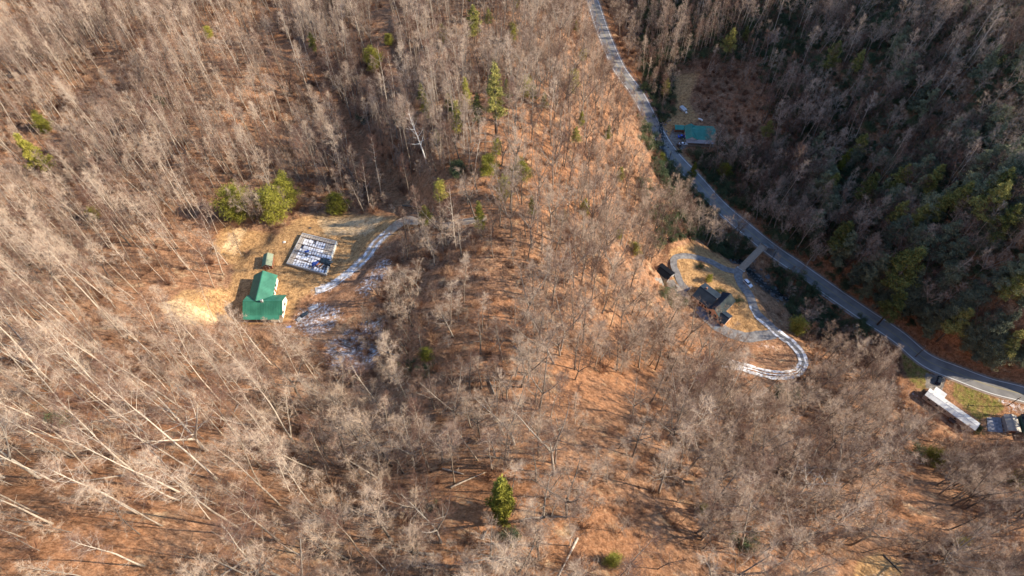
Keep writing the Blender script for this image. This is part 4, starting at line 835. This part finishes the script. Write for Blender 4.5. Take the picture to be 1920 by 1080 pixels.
# ---- ground kept clear
def inpoly(X, Y, poly):
    poly = np.array(poly, float); ins = np.zeros(X.shape, bool)
    for i in range(len(poly)):
        ax, ay = poly[i]; bx, by = poly[(i + 1) % len(poly)]; ins ^= ((ay > Y) != (by > Y)) & (X < (bx - ax) * (Y - ay) / (by - ay + 1e-9) + ax)
    return ins
EV = [  # px, py (base), kind, proto, scale, label
 (440,385,'c',0,1.35,'rounded yellow-green bush tree left of the pair above the clearing'),(512,388,'c',0,1.3,'ragged yellow-green bush tree above the left end of the clearing'),(535,358,'c',1,1.3,'upright yellow-green tree behind the ragged bush above the clearing'),(632,383,'c',1,1.0,'small dull green bush tree above the snowy foundation'),
 (78,232,'c',1,1.0,'small dark green bush tree in the upper left wood'),(62,292,'c',2,1.5,'leaning yellow-green evergreen near the left edge'),(175,400,'c',1,.6,'small green bush on the slope left of the clearing'),(390,62,'c',1,.7,'small green bush tree near the top left edge'),(300,190,'r',0,1.1,'dull green low shrub in a gap of the upper left stand'),
 (585,75,'p',1,.6,'small dark green pine in the head of the ravine'),(700,112,'c',0,1.0,'round dark green bush tree between the two upper tracks'),(728,75,'c',1,.6,'small dark green bush tree beside the narrow upper track'),
 (888,35,'p',1,.9,'yellow-green pine on the top edge of the central ridge'),(915,30,'p',0,.5,'short yellow-green pine beside another on the top edge of the ridge'),(960,55,'c',1,.6,'dark green bush tree on the ridge top'),(928,165,'p',2,1.2,'tallest thin green pine standing on the central ridge'),(895,200,'p',2,.7,'thin green pine left of the tallest ridge pine'),
 (950,170,'p',2,.6,'thin green pine above the tallest ridge pine'),(915,312,'c',1,.9,'pale green evergreen below the ridge pines'),(978,322,'c',1,.9,'yellow-green evergreen below right of the tallest ridge pine'),(862,315,'r',0,1.3,'dark green broadleaf shrub below the ridge pines'),(1000,170,'p',1,.45,'small yellow pine right of the ridge pines'),
 (790,170,'p',1,.5,'dark green pine on the bank right of the narrow track'),(800,210,'p',0,.45,'bushy dark pine above the curved white tree'),(840,190,'p',1,.5,'olive pine on the bank left of the ridge'),(770,220,'r',1,1.2,'dark green shrub near the curved white tree'),(683,225,'r',0,1.2,'dark green shrub in the ravine'),
 (1080,50,'c',2,.6,'small yellow-green evergreen near the upper road'),(1092,105,'c',1,.65,'round yellow evergreen near the upper road'),(1080,250,'p',1,.5,'olive pine on the ridge flank'),(1090,225,'c',2,.6,'pale yellow-green evergreen on the ridge flank'),(1020,190,'c',2,.6,'small light green evergreen right of the tallest ridge pine'),(1140,250,'c',2,.65,'pale green evergreen between the ridge and the road'),
 (1238,300,'c',1,.85,'bright yellow-green evergreen at the road edge'),(1190,468,'c',1,.7,'yellow-green bush above the black shed'),(1205,360,'r',1,1.1,'dark green shrub near the road bend'),(1160,440,'c',1,.5,'small light green bush on the slope above the black shed'),
 (1330,522,'c',1,.45,'dark green conifer bush behind the dark-roofed house'),(1350,545,'r',1,.7,'round dark shrub against the back wall of the dark-roofed house'),(1384,563,'r',1,.75,'round dark shrub at the sunny corner of the dark-roofed house'),(1313,500,'r',0,.6,'brownish shrub inside the looping drive'),
 (1497,612,'c',0,.9,'dark green conifer between the hairpin and the stream'),(940,922,'p',3,1.0,'lone big green pine standing on the lower slope'),(1150,1050,'c',1,.4,'small green bush at the bottom edge right of the lone pine'),(960,1010,'r',0,.7,'low green bush below the lone pine'),(1320,955,'c',1,.4,'small dark green bush in the lower middle wood'),(1395,1020,'r',0,1.0,'dark green shrub above the bare orange ground'),
 (800,665,'c',1,.5,'dull green bush on the knoll left of the orange leaf bank'),(768,687,'r',1,.8,'bright green shrub just below the snowy hollow'),(802,695,'r',1,.8,'green shrub right of the shrub below the snowy hollow'),(805,952,'r',1,.6,'small green shrub beside the bottom gully'),(110,800,'r',0,1.0,'dark green shrub between leaning trees on the lower left slope'),
 (1480,745,'r',0,1.3,'dark green shrub patch below the hairpin'),(1455,740,'r',1,1.2,'smaller dark green shrub below the hairpin'),(1700,805,'r',1,1.2,'green shrub at the top of the orange leaf strip'),(1750,860,'c',0,.8,'pale green bush tree below the trailer home'),(1720,850,'r',0,1.2,'bright green shrub left of the pale bush below the trailer home'),
 (1370,75,'p',0,1.0,'large sun-tipped pine above the shaded lawn'),(1565,100,'p',1,.8,'yellow-tipped pine on the upper shaded hillside'),(1612,110,'p',1,.6,'smaller yellow-tipped pine right of another on the upper hillside'),(1730,180,'c',2,.7,'narrow yellow-green evergreen on the far hillside'),
 (1440,240,'p',0,.7,'grey-green pine behind the teal-roofed house'),(1615,270,'p',1,.7,'pine below the sunlit spur'),(1585,300,'c',2,1.0,'yellow-tipped evergreen above the row by the road'),(1560,345,'p',1,.8,'broad sun-tipped pine at the left of the evergreen row'),(1630,350,'p',0,.85,'flat-topped golden pine in the evergreen row'),
 (1692,330,'p',1,.8,'dull pine with bright right side in the evergreen row'),(1755,330,'p',1,.75,'sun-edged pine uphill of the evergreen row'),(1690,395,'p',1,.7,'yellow-topped pine low in the evergreen row'),(1728,400,'p',1,.65,'small golden-topped pine low in the evergreen row'),(1765,385,'p',1,.7,'yellow-crowned pine right in the evergreen row'),
 (1805,365,'p',0,.75,'broad yellow-topped pine right of the evergreen row'),(1865,375,'p',0,1.0,'largest sun-tipped pine near the right edge'),(1890,410,'p',1,.9,'golden-topped pine close to the right edge'),(1880,340,'p',1,.8,'pine with bright tip above the largest one at the right edge'),
 (1580,440,'p',0,.9,'wide grey-green pine in the shade above the road'),(1700,500,'p',0,1.3,'large grey-green pine in the shade at mid right'),(1680,570,'p',1,1.2,'grey-green pine below the large one at mid right'),(1800,600,'p',0,1.1,'wide olive pine above the lower road'),(1895,640,'p',0,1.05,'pale olive pine at the right edge above the lower road'),
 (1912,530,'p',1,.8,'dark green pine cut by the right edge'),(1250,160,'p',1,.7,'dark evergreen beside the shaded lawn'),(1400,60,'p',1,.6,'slim pine right of the large sun-tipped pine'),(1300,320,'c',2,.8,'dark evergreen below the teal-roofed house'),(1360,320,'c',1,.9,'olive evergreen right of the teal-roofed house'),
 (1285,262,'r',1,.8,'dark shrub between the blue and white cars'),(1273,284,'r',1,.6,'dark shrub below the white car'),(1805,1020,'c',1,.5,'small evergreen at the bottom right'),(1910,900,'c',0,.7,'dark bush tree on the lower right edge'),(1836,806,'r',1,.8,'yellow-green shrub at the lower end of the trailer home')]
CLEAR = [[(420,465),(470,435),(545,425),(565,400),(745,405),(760,440),(720,530),(690,580),(620,610),(600,640),(555,640),(450,610),(400,605),(300,600),(280,570),(340,545),(420,540),(470,470)],
 [(400,490),(415,425),(465,430),(445,490)],
 [(1232,480),(1262,452),(1300,448),(1380,490),(1395,478),(1430,470),(1470,560),(1500,640),(1520,690),(1480,715),(1390,640),(1340,615),(1290,580),(1262,540),(1225,525)],
 [(1262,130),(1312,130),(1300,190),(1315,215),(1345,235),(1345,280),(1300,290),(1245,260),(1242,230),(1262,215)],
 [(1690,655),(1725,675),(1920,740),(1920,835),(1825,830),(1715,758),(1690,720)],
 [(1585,1080),(1610,1045),(1650,1030),(1695,1060),(1710,1080)], [(760,385),(820,380),(840,425),(760,425)]]
THIN = [([(1290,130),(1400,165),(1440,260),(1370,270),(1310,215)], .05), ([(1250,1000),(1420,1060),(1450,1080),(1260,1080)], .25), ([(1080,700),(1240,700),(1260,745),(1090,760)], .25), ([(860,570),(960,560),(1000,640),(900,700),(860,640)], .65), ([(380,430),(560,600),(200,620),(250,480)], .5),
 ([(240,840),(260,1000),(200,1080),(0,1080),(0,900)], .8), ([(560,600),(720,560),(720,700),(600,700)], .45), ([(820,900),(930,880),(930,1000),(830,1000)], .2), ([(1690,790),(1735,830),(1755,1000),(1680,1020)], .3), ([(760,330),(900,320),(920,400),(780,400)], .35), ([(535,75),(600,130),(655,225),(705,285),(770,370),(745,390),(685,325),(625,240),(580,165),(525,105)], .5), ([(700,0),(745,0),(765,130),(770,230),(735,190),(705,100)], .65), ([(1040,620),(1130,690),(1000,720),(940,670)], .7), ([(760,400),(900,420),(860,560),(720,560)], .6)]
road_all = np.vstack([road[:, :2]]); drv = np.vstack([drive_main[:, :2], drive_loop[:, :2], drive_left[:, :2], track_two[:, :2], drive_side[:, :2]]); gul = track_gully[:, :2]
def mind(X, Y, path):
    d = np.full(X.shape, 1e9)
    for x, y in path[::2]: d = np.minimum(d, (X - x) ** 2 + (Y - y) ** 2)
    return np.sqrt(d)
def scatter(cell, seed, xr=(-300, 330), yr=(0, 440)):
    rs = np.random.RandomState(seed); X, Y = np.meshgrid(np.arange(*xr, cell), np.arange(*yr, cell)); X = (X + rs.uniform(-.48, .48, X.shape) * cell).ravel(); Y = (Y + rs.uniform(-.48, .48, Y.shape) * cell).ravel()
    Z = H(X, Y); px, py = proj(X, Y, Z); return X, Y, Z, px, py, rs
def vis(px, py, X, m=60, mr=0): return (px > -m) & (py > -m * 1.0) & (py < 1080 + m * 5) & (px < 1920 + m)
# what must stay in view from the air: no crown stands over these
OPEN = [[(448,505),(545,505),(545,602),(448,602)], [(480,470),(520,470),(520,505),(480,505)], [(530,432),(640,432),(640,520),(530,520)], [(570,560),(740,430),(755,440),(700,510),(640,560),(590,590)],
 [(1212,478),(1250,474),(1275,505),(1268,532),(1240,534),(1215,512)], [(1600,1085),(1612,1048),(1650,1035),(1692,1060),(1705,1085)], [(1295,520),(1385,530),(1392,600),(1360,610),(1295,565)], [(1262,478),(1285,470),(1345,492),(1380,500),(1378,520),(1340,505),(1290,495),(1280,530),(1262,520)],
 [(1375,475),(1430,470),(1420,500),(1425,560),(1480,640),(1515,670),(1505,705),(1450,712),(1400,700),(1400,635),(1450,625),(1400,560),(1378,520)],
 [(1105,0),(1125,0),(1170,110),(1240,240),(1300,300),(1420,400),(1580,530),(1760,660),(1920,730),(1920,760),(1740,700),(1560,570),(1390,430),(1270,320),(1180,160)],
 [(1685,665),(1720,670),(1925,740),(1925,815),(1815,826),(1715,765),(1680,705)], [(1262,140),(1305,140),(1285,200),(1330,232),(1330,265),(1262,280)]]
def over_open(X, Y, Z, hh, f=(0.45, .7, .95)):
    o = np.zeros(X.shape, bool)
    for q, sx_, sy_ in [(q, 0, 0) for q in f] + ([(.75, 3, 0), (.75, -3, 0), (.75, 0, 3), (.8, 0, -2)] if hh > 12 else []):
        a, b_ = proj(X + sx_, Y + sy_, Z + hh * q)
        for p in OPEN: o |= inpoly(a, b_, p)
    return o
def over_green(X, Y, Z, hh):
    o = np.zeros(X.shape, bool)
    for q in (.5, .75, .95):
        a, b_ = proj(X, Y, Z + hh * q)
        for ex, ey, kd, j, s_, lb in EV:
            if kd != 'r' or ex < 0: o |= ((a - ex) ** 2 + (b_ - ey) ** 2 < ((24 if j != 3 else 45) * s_) ** 2)
    return o
def keep_filter(X, Y, px, py, rs, droad, ddrv, hh=20):
    k = np.ones(X.shape, bool)
    for p in CLEAR: k &= ~inpoly(px, py, p)
    k &= (mind(X, Y, road_all) > droad) & (mind(X, Y, drv) > ddrv) & (mind(X, Y, gul) > 3.0)
    ax_, ay_ = proj(X, Y, H(X, Y) + hh * .72)
    for p, f in (THIN if hh > 1 else THIN[1:]): k &= ~((inpoly(px, py, p) | inpoly(ax_, ay_, p)) & (rs.rand(len(X)) > f))
    return k
def region_tallness(px, py):
    """chance that a tree here is a tall pale-barked one"""
    t = np.full(px.shape, .15)
    t = np.where((px < 760) & (py < 1080), .9, t); t = np.where((px < 900) & (py < 420), .8, t); t = np.where((px > 600) & (px < 900) & (py > 450), .35, t)
    t = np.where((px > 850) & (px < 1110) & (py < 450), .3, t); t = np.where((px > 1200) & (px < 1500) & (py < 230), .7, t); return t
def stuff_forest(name, label, protos, X, Y, Z, rz, sc, tilt):
    """one object: the trees beyond the counted ones, instanced on a cloud of points from meshes of the trees standing in the scene"""
    me = bpy.data.meshes.new(name); me.vertices.add(len(X)); me.vertices.foreach_set('co', np.stack([X, Y, Z], -1).ravel().astype(np.float32))
    a = me.attributes.new('spin', 'FLOAT_VECTOR', 'POINT'); a.data.foreach_set('vector', np.stack([tilt[:, 0], tilt[:, 1], rz], -1).ravel().astype(np.float32))
    a = me.attributes.new('size', 'FLOAT', 'POINT'); a.data.foreach_set('value', np.asarray(sc, np.float32))
    a = me.attributes.new('pick', 'INT', 'POINT'); a.data.foreach_set('value', np.random.RandomState(7).randint(0, len(protos), len(X)).astype(np.int32))
    o = link(name, me); g = bpy.data.node_groups.new(name, 'GeometryNodeTree'); g.interface.new_socket('Geometry', in_out='INPUT', socket_type='NodeSocketGeometry'); g.interface.new_socket('Geometry', in_out='OUTPUT', socket_type='NodeSocketGeometry')
    N = g.nodes.new; L = g.links.new; gi = N('NodeGroupInput'); go = N('NodeGroupOutput'); iop = N('GeometryNodeInstanceOnPoints'); jo = N('GeometryNodeJoinGeometry')
    for parts in protos:
        j1 = N('GeometryNodeJoinGeometry'); gti = N('GeometryNodeGeometryToInstance')
        for ob in parts:
            oi = N('GeometryNodeObjectInfo'); oi.inputs['Object'].default_value = ob; oi.transform_space = 'ORIGINAL'; L(oi.outputs['Geometry'], j1.inputs[0])
        L(j1.outputs[0], gti.inputs[0]); L(gti.outputs[0], jo.inputs[0])
    def at_(nm, t):
        n_ = N('GeometryNodeInputNamedAttribute'); n_.data_type = t; n_.inputs[0].default_value = nm; return n_.outputs[0]
    L(gi.outputs[0], iop.inputs['Points']); L(jo.outputs[0], iop.inputs['Instance']); iop.inputs['Pick Instance'].default_value = True; L(at_('pick', 'INT'), iop.inputs['Instance Index'])
    e = N('FunctionNodeEulerToRotation'); L(at_('spin', 'FLOAT_VECTOR'), e.inputs[0]); L(e.outputs[0], iop.inputs['Rotation']); L(at_('size', 'FLOAT'), iop.inputs['Scale']); L(iop.outputs[0], go.inputs[0])
    md = o.modifiers.new('forest', 'NODES'); md.node_group = g; return tag(o, label, 'woodland', kind='stuff')
def single(name, proto, loc, rz, sc, label, cat, group=None, tilt=(0, 0), crown='crown', trunk='trunk', mats=None):
    t = bpy.data.objects.new(name, None); C.objects.link(t); t.location = loc; t.rotation_euler = (tilt[0], tilt[1], rz); t.scale = (sc, sc, sc) if isinstance(sc, (int, float)) else sc; tag(t, label, cat, group)
    obs = []
    for nm, me_ in ((trunk, proto[0]), (crown, proto[1])):
        if me_ is None: continue
        o = bpy.data.objects.new(nm, me_); C.objects.link(o); o.parent = t; obs.append(o)
        if mats: o.material_slots[0].link = 'OBJECT'; o.material_slots[0].material = mats[0 if nm == trunk else 1]
    return t, obs
X, Y, Z, px, py, rs = scatter(4.7, 5)
X2, Y2, Z2, px2, py2, _ = scatter(4.6, 6); far_side = (px2 > 1150) & (mind(X2, Y2, road_all) < 200) & (py2 < np.interp(px2, [q[0] for q in ROAD], [q[1] for q in ROAD]) - 8); far_side &= (np.random.RandomState(1).rand(len(X2)) < np.where((px2 > 1480) & (py2 > 420), .8, .15)); far_side |= (px2 > 1230) & (py2 > 690) & (np.random.RandomState(2).rand(len(X2)) < .5); X, Y, Z, px, py = [np.concatenate([a_, b_[far_side]]) for a_, b_ in ((X, X2), (Y, Y2), (Z, Z2), (px, px2), (py, py2))]
k = vis(px, py, X) & keep_filter(X, Y, px, py, rs, 7.5, 4.0); k &= ~((px > 1330) & (px < 1680) & (mind(X, Y, z_stream[:, :2]) < 5) & (rs.rand(len(X)) < .6)); k &= ~(over_open(X, Y, Z, 21) & (rs.rand(len(X)) < .96)); k &= ~(over_green(X, Y, Z, 20) & (rs.rand(len(X)) < .88))
k &= ~((vnoise(X, Y, 15, 88) < -.12) & (rs.rand(len(X)) < .75))
X, Y, Z, px, py = [q[k] for q in (X, Y, Z, px, py)]
talls = rs.rand(len(X)) < region_tallness(px, py); rz = rs.uniform(0, 6.28, len(X)); sc = np.clip(rs.normal(.85, .22, len(X)), .4, 1.3); sc = np.where((px > 1100) & (px < 1230) & (py < 420), sc * .8, sc); sc = np.where((px < 600) & (py < 430), sc * .92, sc); tilt = rs.normal(0, .06, (len(X), 2))
dist = np.sqrt(X ** 2 + Y ** 2 + (Z - CAMZ) ** 2)
inframe = (px > 0) & (px < 1920) & (py > 0) & (py < 1150)
def uniq(made):
    sets = {}
    for t, x, y in made: sets.setdefault(t['label'], []).append((x, t, y))
    for lb, L_ in sets.items():
        if len(L_) < 2: continue
        L_.sort(key=lambda q: q[0]); L_[0][1]['label'] = 'leftmost ' + lb; L_[-1][1]['label'] = 'rightmost ' + lb
        if len(L_) == 3: L_[1][1]['label'] = 'middle ' + lb
        if len(L_) > 3:
            up_ = min(L_, key=lambda q: q[2]); dn_ = max(L_, key=lambda q: q[2])
            if up_[1]['label'] == lb: up_[1]['label'] = 'uppermost ' + lb
            if dn_[1]['label'] == lb: dn_[1]['label'] = 'lowest ' + lb
LOOK = {'tall_bare_tree': ['high-crowned', 'full-crowned', 'narrow', 'low-branched', 'slim'], 'spreading_bare_tree': ['straight', 'low-forked', 'forked', 'wide', 'forked'], 'sapling': ['straight', 'small', 'tall']}
def plant(mask, protos, name, desc, cat, forest_name, forest_label, cap=300):
    idx = np.where(mask)[0]; size = sc[idx] / dist[idx] * inframe[idx]; order = idx[np.argsort(-size)]; firsts = {}; made = []
    for n_, i in enumerate(order[:cap]):
        j = n_ % len(protos); wh = where(px[i], py[i])
        look = ('short ' if sc[i] < .8 else 'large ' if sc[i] > 1.03 else 'medium ') + LOOK[name][j] + ' ' + desc
        t, obs = single(name, protos[j], (X[i], Y[i], Z[i]), rz[i], float(sc[i]), look + ' ' + wh, cat, look.replace(' tree', ' trees').replace(' sapling', ' saplings') + ' ' + wh, tilt[i])
        if len((look + wh).split()) > 13: t['label'] = look.split(' ', 1)[1] + ' ' + wh
        firsts.setdefault(j, obs); made.append((t, px[i], py[i]))
    uniq(made)
    rest = order[cap:]
    if len(rest): stuff_forest(forest_name, forest_label, [firsts[j] for j in range(len(protos))], X[rest], Y[rest], Z[rest], rz[rest], sc[rest], tilt[rest])
    print(name, len(order))
plant(talls, TALL, 'tall_bare_tree', 'pale bare tree', 'bare tree', 'tall_bare_woodland', 'far tall pale leafless trees merging into woodland')
plant(~talls, BROAD, 'spreading_bare_tree', 'brown bare tree', 'bare tree', 'spreading_bare_woodland', 'far brown leafless trees merging into woodland')
# saplings
X, Y, Z, px, py, rs = scatter(4.4, 15)
k = vis(px, py, X) & keep_filter(X, Y, px, py, rs, 7, 3.0, 6) & (rs.rand(len(X)) < .6); k &= ~over_open(X, Y, Z, 8); X, Y, Z, px, py = [q[k] for q in (X, Y, Z, px, py)]
rz = rs.uniform(0, 6.28, len(X)); sc = np.clip(rs.normal(.85, .25, len(X)), .4, 1.4); tilt = rs.normal(0, .08, (len(X), 2)); dist = np.sqrt(X ** 2 + Y ** 2 + (Z - CAMZ) ** 2); inframe = (px > 0) & (px < 1920) & (py > 0) & (py < 1100)
plant(np.ones(len(X), bool), SAP, 'sapling', 'bare sapling', 'sapling', 'sapling_thicket', 'leafless saplings filling the woodland understorey', cap=120)
# brush
X, Y, Z, px, py, rs = scatter(3.1, 25)
k = vis(px, py, X) & keep_filter(X, Y, px, py, rs, 6.0, 2.6, 1); bd = vnoise(X, Y, 18, 77) + .5
near_stream = mind(X, Y, z_stream[:, :2]) < 14
k &= (rs.rand(len(X)) < np.clip(bd * 1.0 - .1, .05, .9)) | near_stream | (k & inpoly(*proj(X, Y, Z), [(560,640),(600,590),(640,600),(660,560),(720,500),(780,540),(760,660),(700,720),(620,720)])) | (px > 1150) & (py < np.interp(px, [q[0] for q in ROAD], [q[1] for q in ROAD])) & k & (rs.rand(len(X)) < .9); X, Y, Z = X[k], Y[k], Z[k]
bp_ = []
for j, (bx_, by_) in enumerate(((1315, 497), (1460, 590), (700, 640))):
    v = hit(bx_, by_); t, obs = single('brush', BRUSH[j], v, j, 1.0, ['low brown brush beside the looping drive', 'low brown brush on the bank below the parked estate car', 'low brown brush in the snowy hollow'][j], 'shrub', trunk='stems'); bp_.append(obs)
far = ~inpoly(*proj(X, Y, Z), [(1285,110),(1420,120),(1460,270),(1370,280),(1300,215)]) & (proj(X, Y, Z)[0] > 1200) & (Y > 150) & (rs.rand(len(X)) < .7) & (X > 60)
FAR_RH = (X[far], Y[far], Z[far])
stuff_forest('undergrowth', 'brown leafless undergrowth between the trees', bp_, X, Y, Z, rs.uniform(0, 6.28, len(X)), np.clip(rs.normal(.75, .25, len(X)), .35, 1.3), np.zeros((len(X), 2)))
# ---- evergreens and singular trees
for px_, py_, kd, j, s_, lb in EV:
    s_ = s_ * 1.3 if (kd == 'p' and px_ > 1500 and py_ < 560) else s_; v = hit(px_, py_); hh_ = {'p': .68, 'c': .45, 'r': .4}[kd] * {'p': PINE, 'c': YEL, 'r': RHODO}[kd][j][2] * s_; q_ = [px_, py_]
    for _ in range(4):
        w_ = proj(v.x, v.y, v.z + hh_); q_ = [q_[0] + px_ - w_[0], q_[1] + py_ - w_[1]]; v = hit(*q_)
    P_ = {'p': PINE, 'c': YEL, 'r': RHODO}[kd]; nm_, ct = {'p': ('pine_tree', 'pine'), 'c': ('evergreen_tree', 'evergreen'), 'r': ('evergreen_shrub', 'shrub')}[kd]
    single(nm_, P_[j], v, px_ * .37, s_, lb, ct, {'p': 'pines among the bare woods', 'c': 'yellow-green evergreens', 'r': 'evergreen shrubs'}[kd], crown='foliage', trunk='trunk' if kd != 'r' else 'stems')
rh = [[next(o for o in bpy.data.objects if o.data == RHODO[j][q]) for q in range(2)] for j in range(2)]; nf_ = len(FAR_RH[0]); rs = np.random.RandomState(3)
stuff_forest('evergreen_undergrowth', 'dark evergreen undergrowth beneath the shaded hillside wood beyond the road', rh, *FAR_RH, rs.uniform(0, 6.28, nf_), np.clip(rs.normal(1.0, .3, nf_), .5, 1.7), np.zeros((nf_, 2)))
rs_ = random.Random(78)
for k_ in range(26):
    px_, py_ = rs_.uniform(800, 1190), rs_.uniform(-10, 470)
    if px_ > 1010 + py_ * .45: continue
    j = rs_.choice([0, 1, 2]); single('evergreen_tree', LIME[j], hit(px_, py_), rs_.uniform(0, 6), rs_.uniform(.6, 1.05), ('thin', 'small', 'bushy')[j] + ' yellow-green young evergreen ' + where(px_, py_), 'evergreen', 'young yellow-green evergreens on the central ridge', crown='foliage')
rs_ = random.Random(77); n_h = 0; made_h = []
while n_h < 160:
    px_, py_ = rs_.uniform(1470, 1915), rs_.uniform(240, 690)
    if 46 <= n_h < 82: px_ = rs_.uniform(1560, 1918); py_ = float(np.interp(px_, [q[0] for q in ROAD], [q[1] for q in ROAD])) - rs_.uniform(26, 90)
    if n_h >= 120: px_, py_ = rs_.uniform(1650, 1915), rs_.uniform(20, 480)
    ry_ = float(np.interp(px_, [q[0] for q in ROAD], [q[1] for q in ROAD])); ry_ = np.interp(px_, [q[0] for q in ROAD], [q[1] for q in ROAD])
    if py_ > ry_ - (24 if 46 <= n_h < 82 else 45) or (px_ < 1640 and py_ < 300) or (82 <= n_h < 120 and (py_ < 290 or py_ > 560)): continue
    v = hit(px_, py_); j = rs_.randrange(3); t_, _o = single('hemlock_tree', HEM[j], v, rs_.uniform(0, 6), rs_.uniform(.6, 1.15), ('broad', 'rounded', 'slender')[j] + ' grey-green hemlock ' + where(px_, py_), 'evergreen', 'grey-green hemlocks on the shaded hillside', crown='foliage'); n_h += 1; made_h.append((t_, px_, py_))
uniq(made_h)
def bare_special(seed, px_, py_, label, bark, twig, rz=0, tilt=(0, 0), sc_=1.0, **k):
    T, Cw = bare_tree(seed=seed, **k); single('bare_tree', (T.mesh('trunk', bark, True), Cw.mesh('crown', twig)), hit(px_, py_), rz, sc_, label, 'bare tree', tilt=tilt)
bare_special(71, 1500, 925, 'chalk-white forked snag standing out in the brown lower right wood', M_white, M_white, h=19, base=.35, spread=5, n1=10, n2=3, n3=2, n4=1, fork=True, r0=.3, up=.7)
bare_special(72, 385, 845, 'big spreading cream-barked tree on the lower left slope', M_pale, M_twigp, h=21, base=.3, spread=7, n1=22, n2=6, n3=4, n4=4, fork=True, r0=.42, up=.6)
bare_special(73, 800, 305, 'white-barked tree with a long arching limb beside the ravine', M_white, M_twigp, h=25, base=.35, spread=6.5, n1=18, n2=5, n3=4, n4=4, r0=.35, up=.5, tilt=(0, -.12))
bare_special(74, 1345, 640, 'bare tree leaning toward the back of the dark-roofed house', M_pale, M_twigp, h=10, base=.3, spread=3.5, n1=12, n2=5, n3=4, n4=4, r0=.2, fork=True)
bare_special(75, 1448, 478, 'pale scraggly tree where the bridge drive meets the road', M_pale, M_twigp, h=13, base=.3, spread=4, n1=14, n2=4, n3=3, n4=4, r0=.18, fork=True)
bare_special(76, 1510, 500, 'leaning pale tree reaching over the road below the bridge', M_pale, M_twigd, h=14, base=.35, spread=4.5, n1=15, n2=5, n3=4, n4=4, r0=.2, tilt=(-.2, .25))
bare_special(77, 1330, 280, 'sunlit tree with curling limbs leaning on the teal-roofed house', M_pale, M_twigp, h=17, base=.25, spread=5.5, n1=18, n2=5, n3=4, n4=5, r0=.25, fork=True)
# fallen logs
for k_ in range(30):
    px_, py_ = rs_.uniform(40, 1800), rs_.uniform(420, 1060); v = hit(px_, py_)
    if py_ < 640 and px_ > 1180 or (px_ < 760 and py_ < 640): continue
    a_ = rs_.uniform(0, 6.28); L_ = rs_.uniform(4, 11); n_ = 6; pp_ = []
    for t in np.linspace(0, 1, n_): x_, y_ = v.x + math.cos(a_) * L_ * t, v.y + math.sin(a_) * L_ * t; pp_.append(Vector((x_, y_, gz(x_, y_) + .2)) - v)
    c_ = rs_.random() < .5; o = MB().tube(pp_, [.22 - .13 * t for t in np.linspace(0, 1, n_)], 6).build('fallen_log', M_pale if c_ else M_dark, None, True); o.location = v
    tag(o, ('long ' if L_ > 7.5 else 'short ') + ('pale' if c_ else 'dark') + ' log lying ' + where(px_, py_), 'log', 'fallen logs')
LOGS = [(700,652,752,670,'dark log lying across the snowy hollow','d'),(640,645,665,655,'short dark log on the snow above the crossing logs','d'),(735,702,758,678,'dark log slanting up to meet the log across the snowy hollow','d'),(955,160,975,172,'pale fallen log on the ridge right of the pines','p'),
 (905,267,945,270,'pale fallen log crossing the foot of the ridge pines','p'),(655,785,682,772,'pale log lying below the snowy hollow','p'),(960,755,1010,772,'thin dark log on the orange leaf bank','d'),(830,880,870,890,'pale log on the slope uphill of the lone pine','p'),(905,1012,912,995,'short broken log below the lone pine','d'),
 (755,386,790,390,'dark log lying beside the farm track junction','d'),(770,402,815,404,'thin dark log right of the farm track junction','d'),(1600,165,1625,170,'pale log on the sunlit spur of the far hillside','p'),(1620,985,1655,1010,'dark log at the edge of the small bottom clearing','d'),(1655,1040,1690,1075,'long dark trunk lying beside the small bottom clearing','d'),(640,772,668,765,'slim pale log left of the brown knoll','p'),(800,245,830,262,'pale log on the bank left of the ridge pines','p')]
for i, (a0, b0_, a1, b1_, lb, c_) in enumerate(LOGS):
    p, q = hit(a0, b0_), hit(a1, b1_); n_ = 7; pts_ = []
    for t in np.linspace(0, 1, n_): w_ = p.lerp(q, t); w_.z = max(w_.z, gz(w_.x, w_.y)) + .22; pts_.append(w_ - p)
    o = MB().tube(pts_, [.26 - .16 * t for t in np.linspace(0, 1, n_)], 7).build('fallen_log', M_pale if c_ == 'p' else M_dark, None, True); o.location = p; tag(o, lb, 'log', 'fallen logs')
    for s_ in (2, 4): q_ = pts_[s_]; MB().tube([q_, q_ + Vector((.5, .9 * (-1) ** s_, .7))], [.08, .03], 5).build('branch_stub', M_pale if c_ == 'p' else M_dark, o)
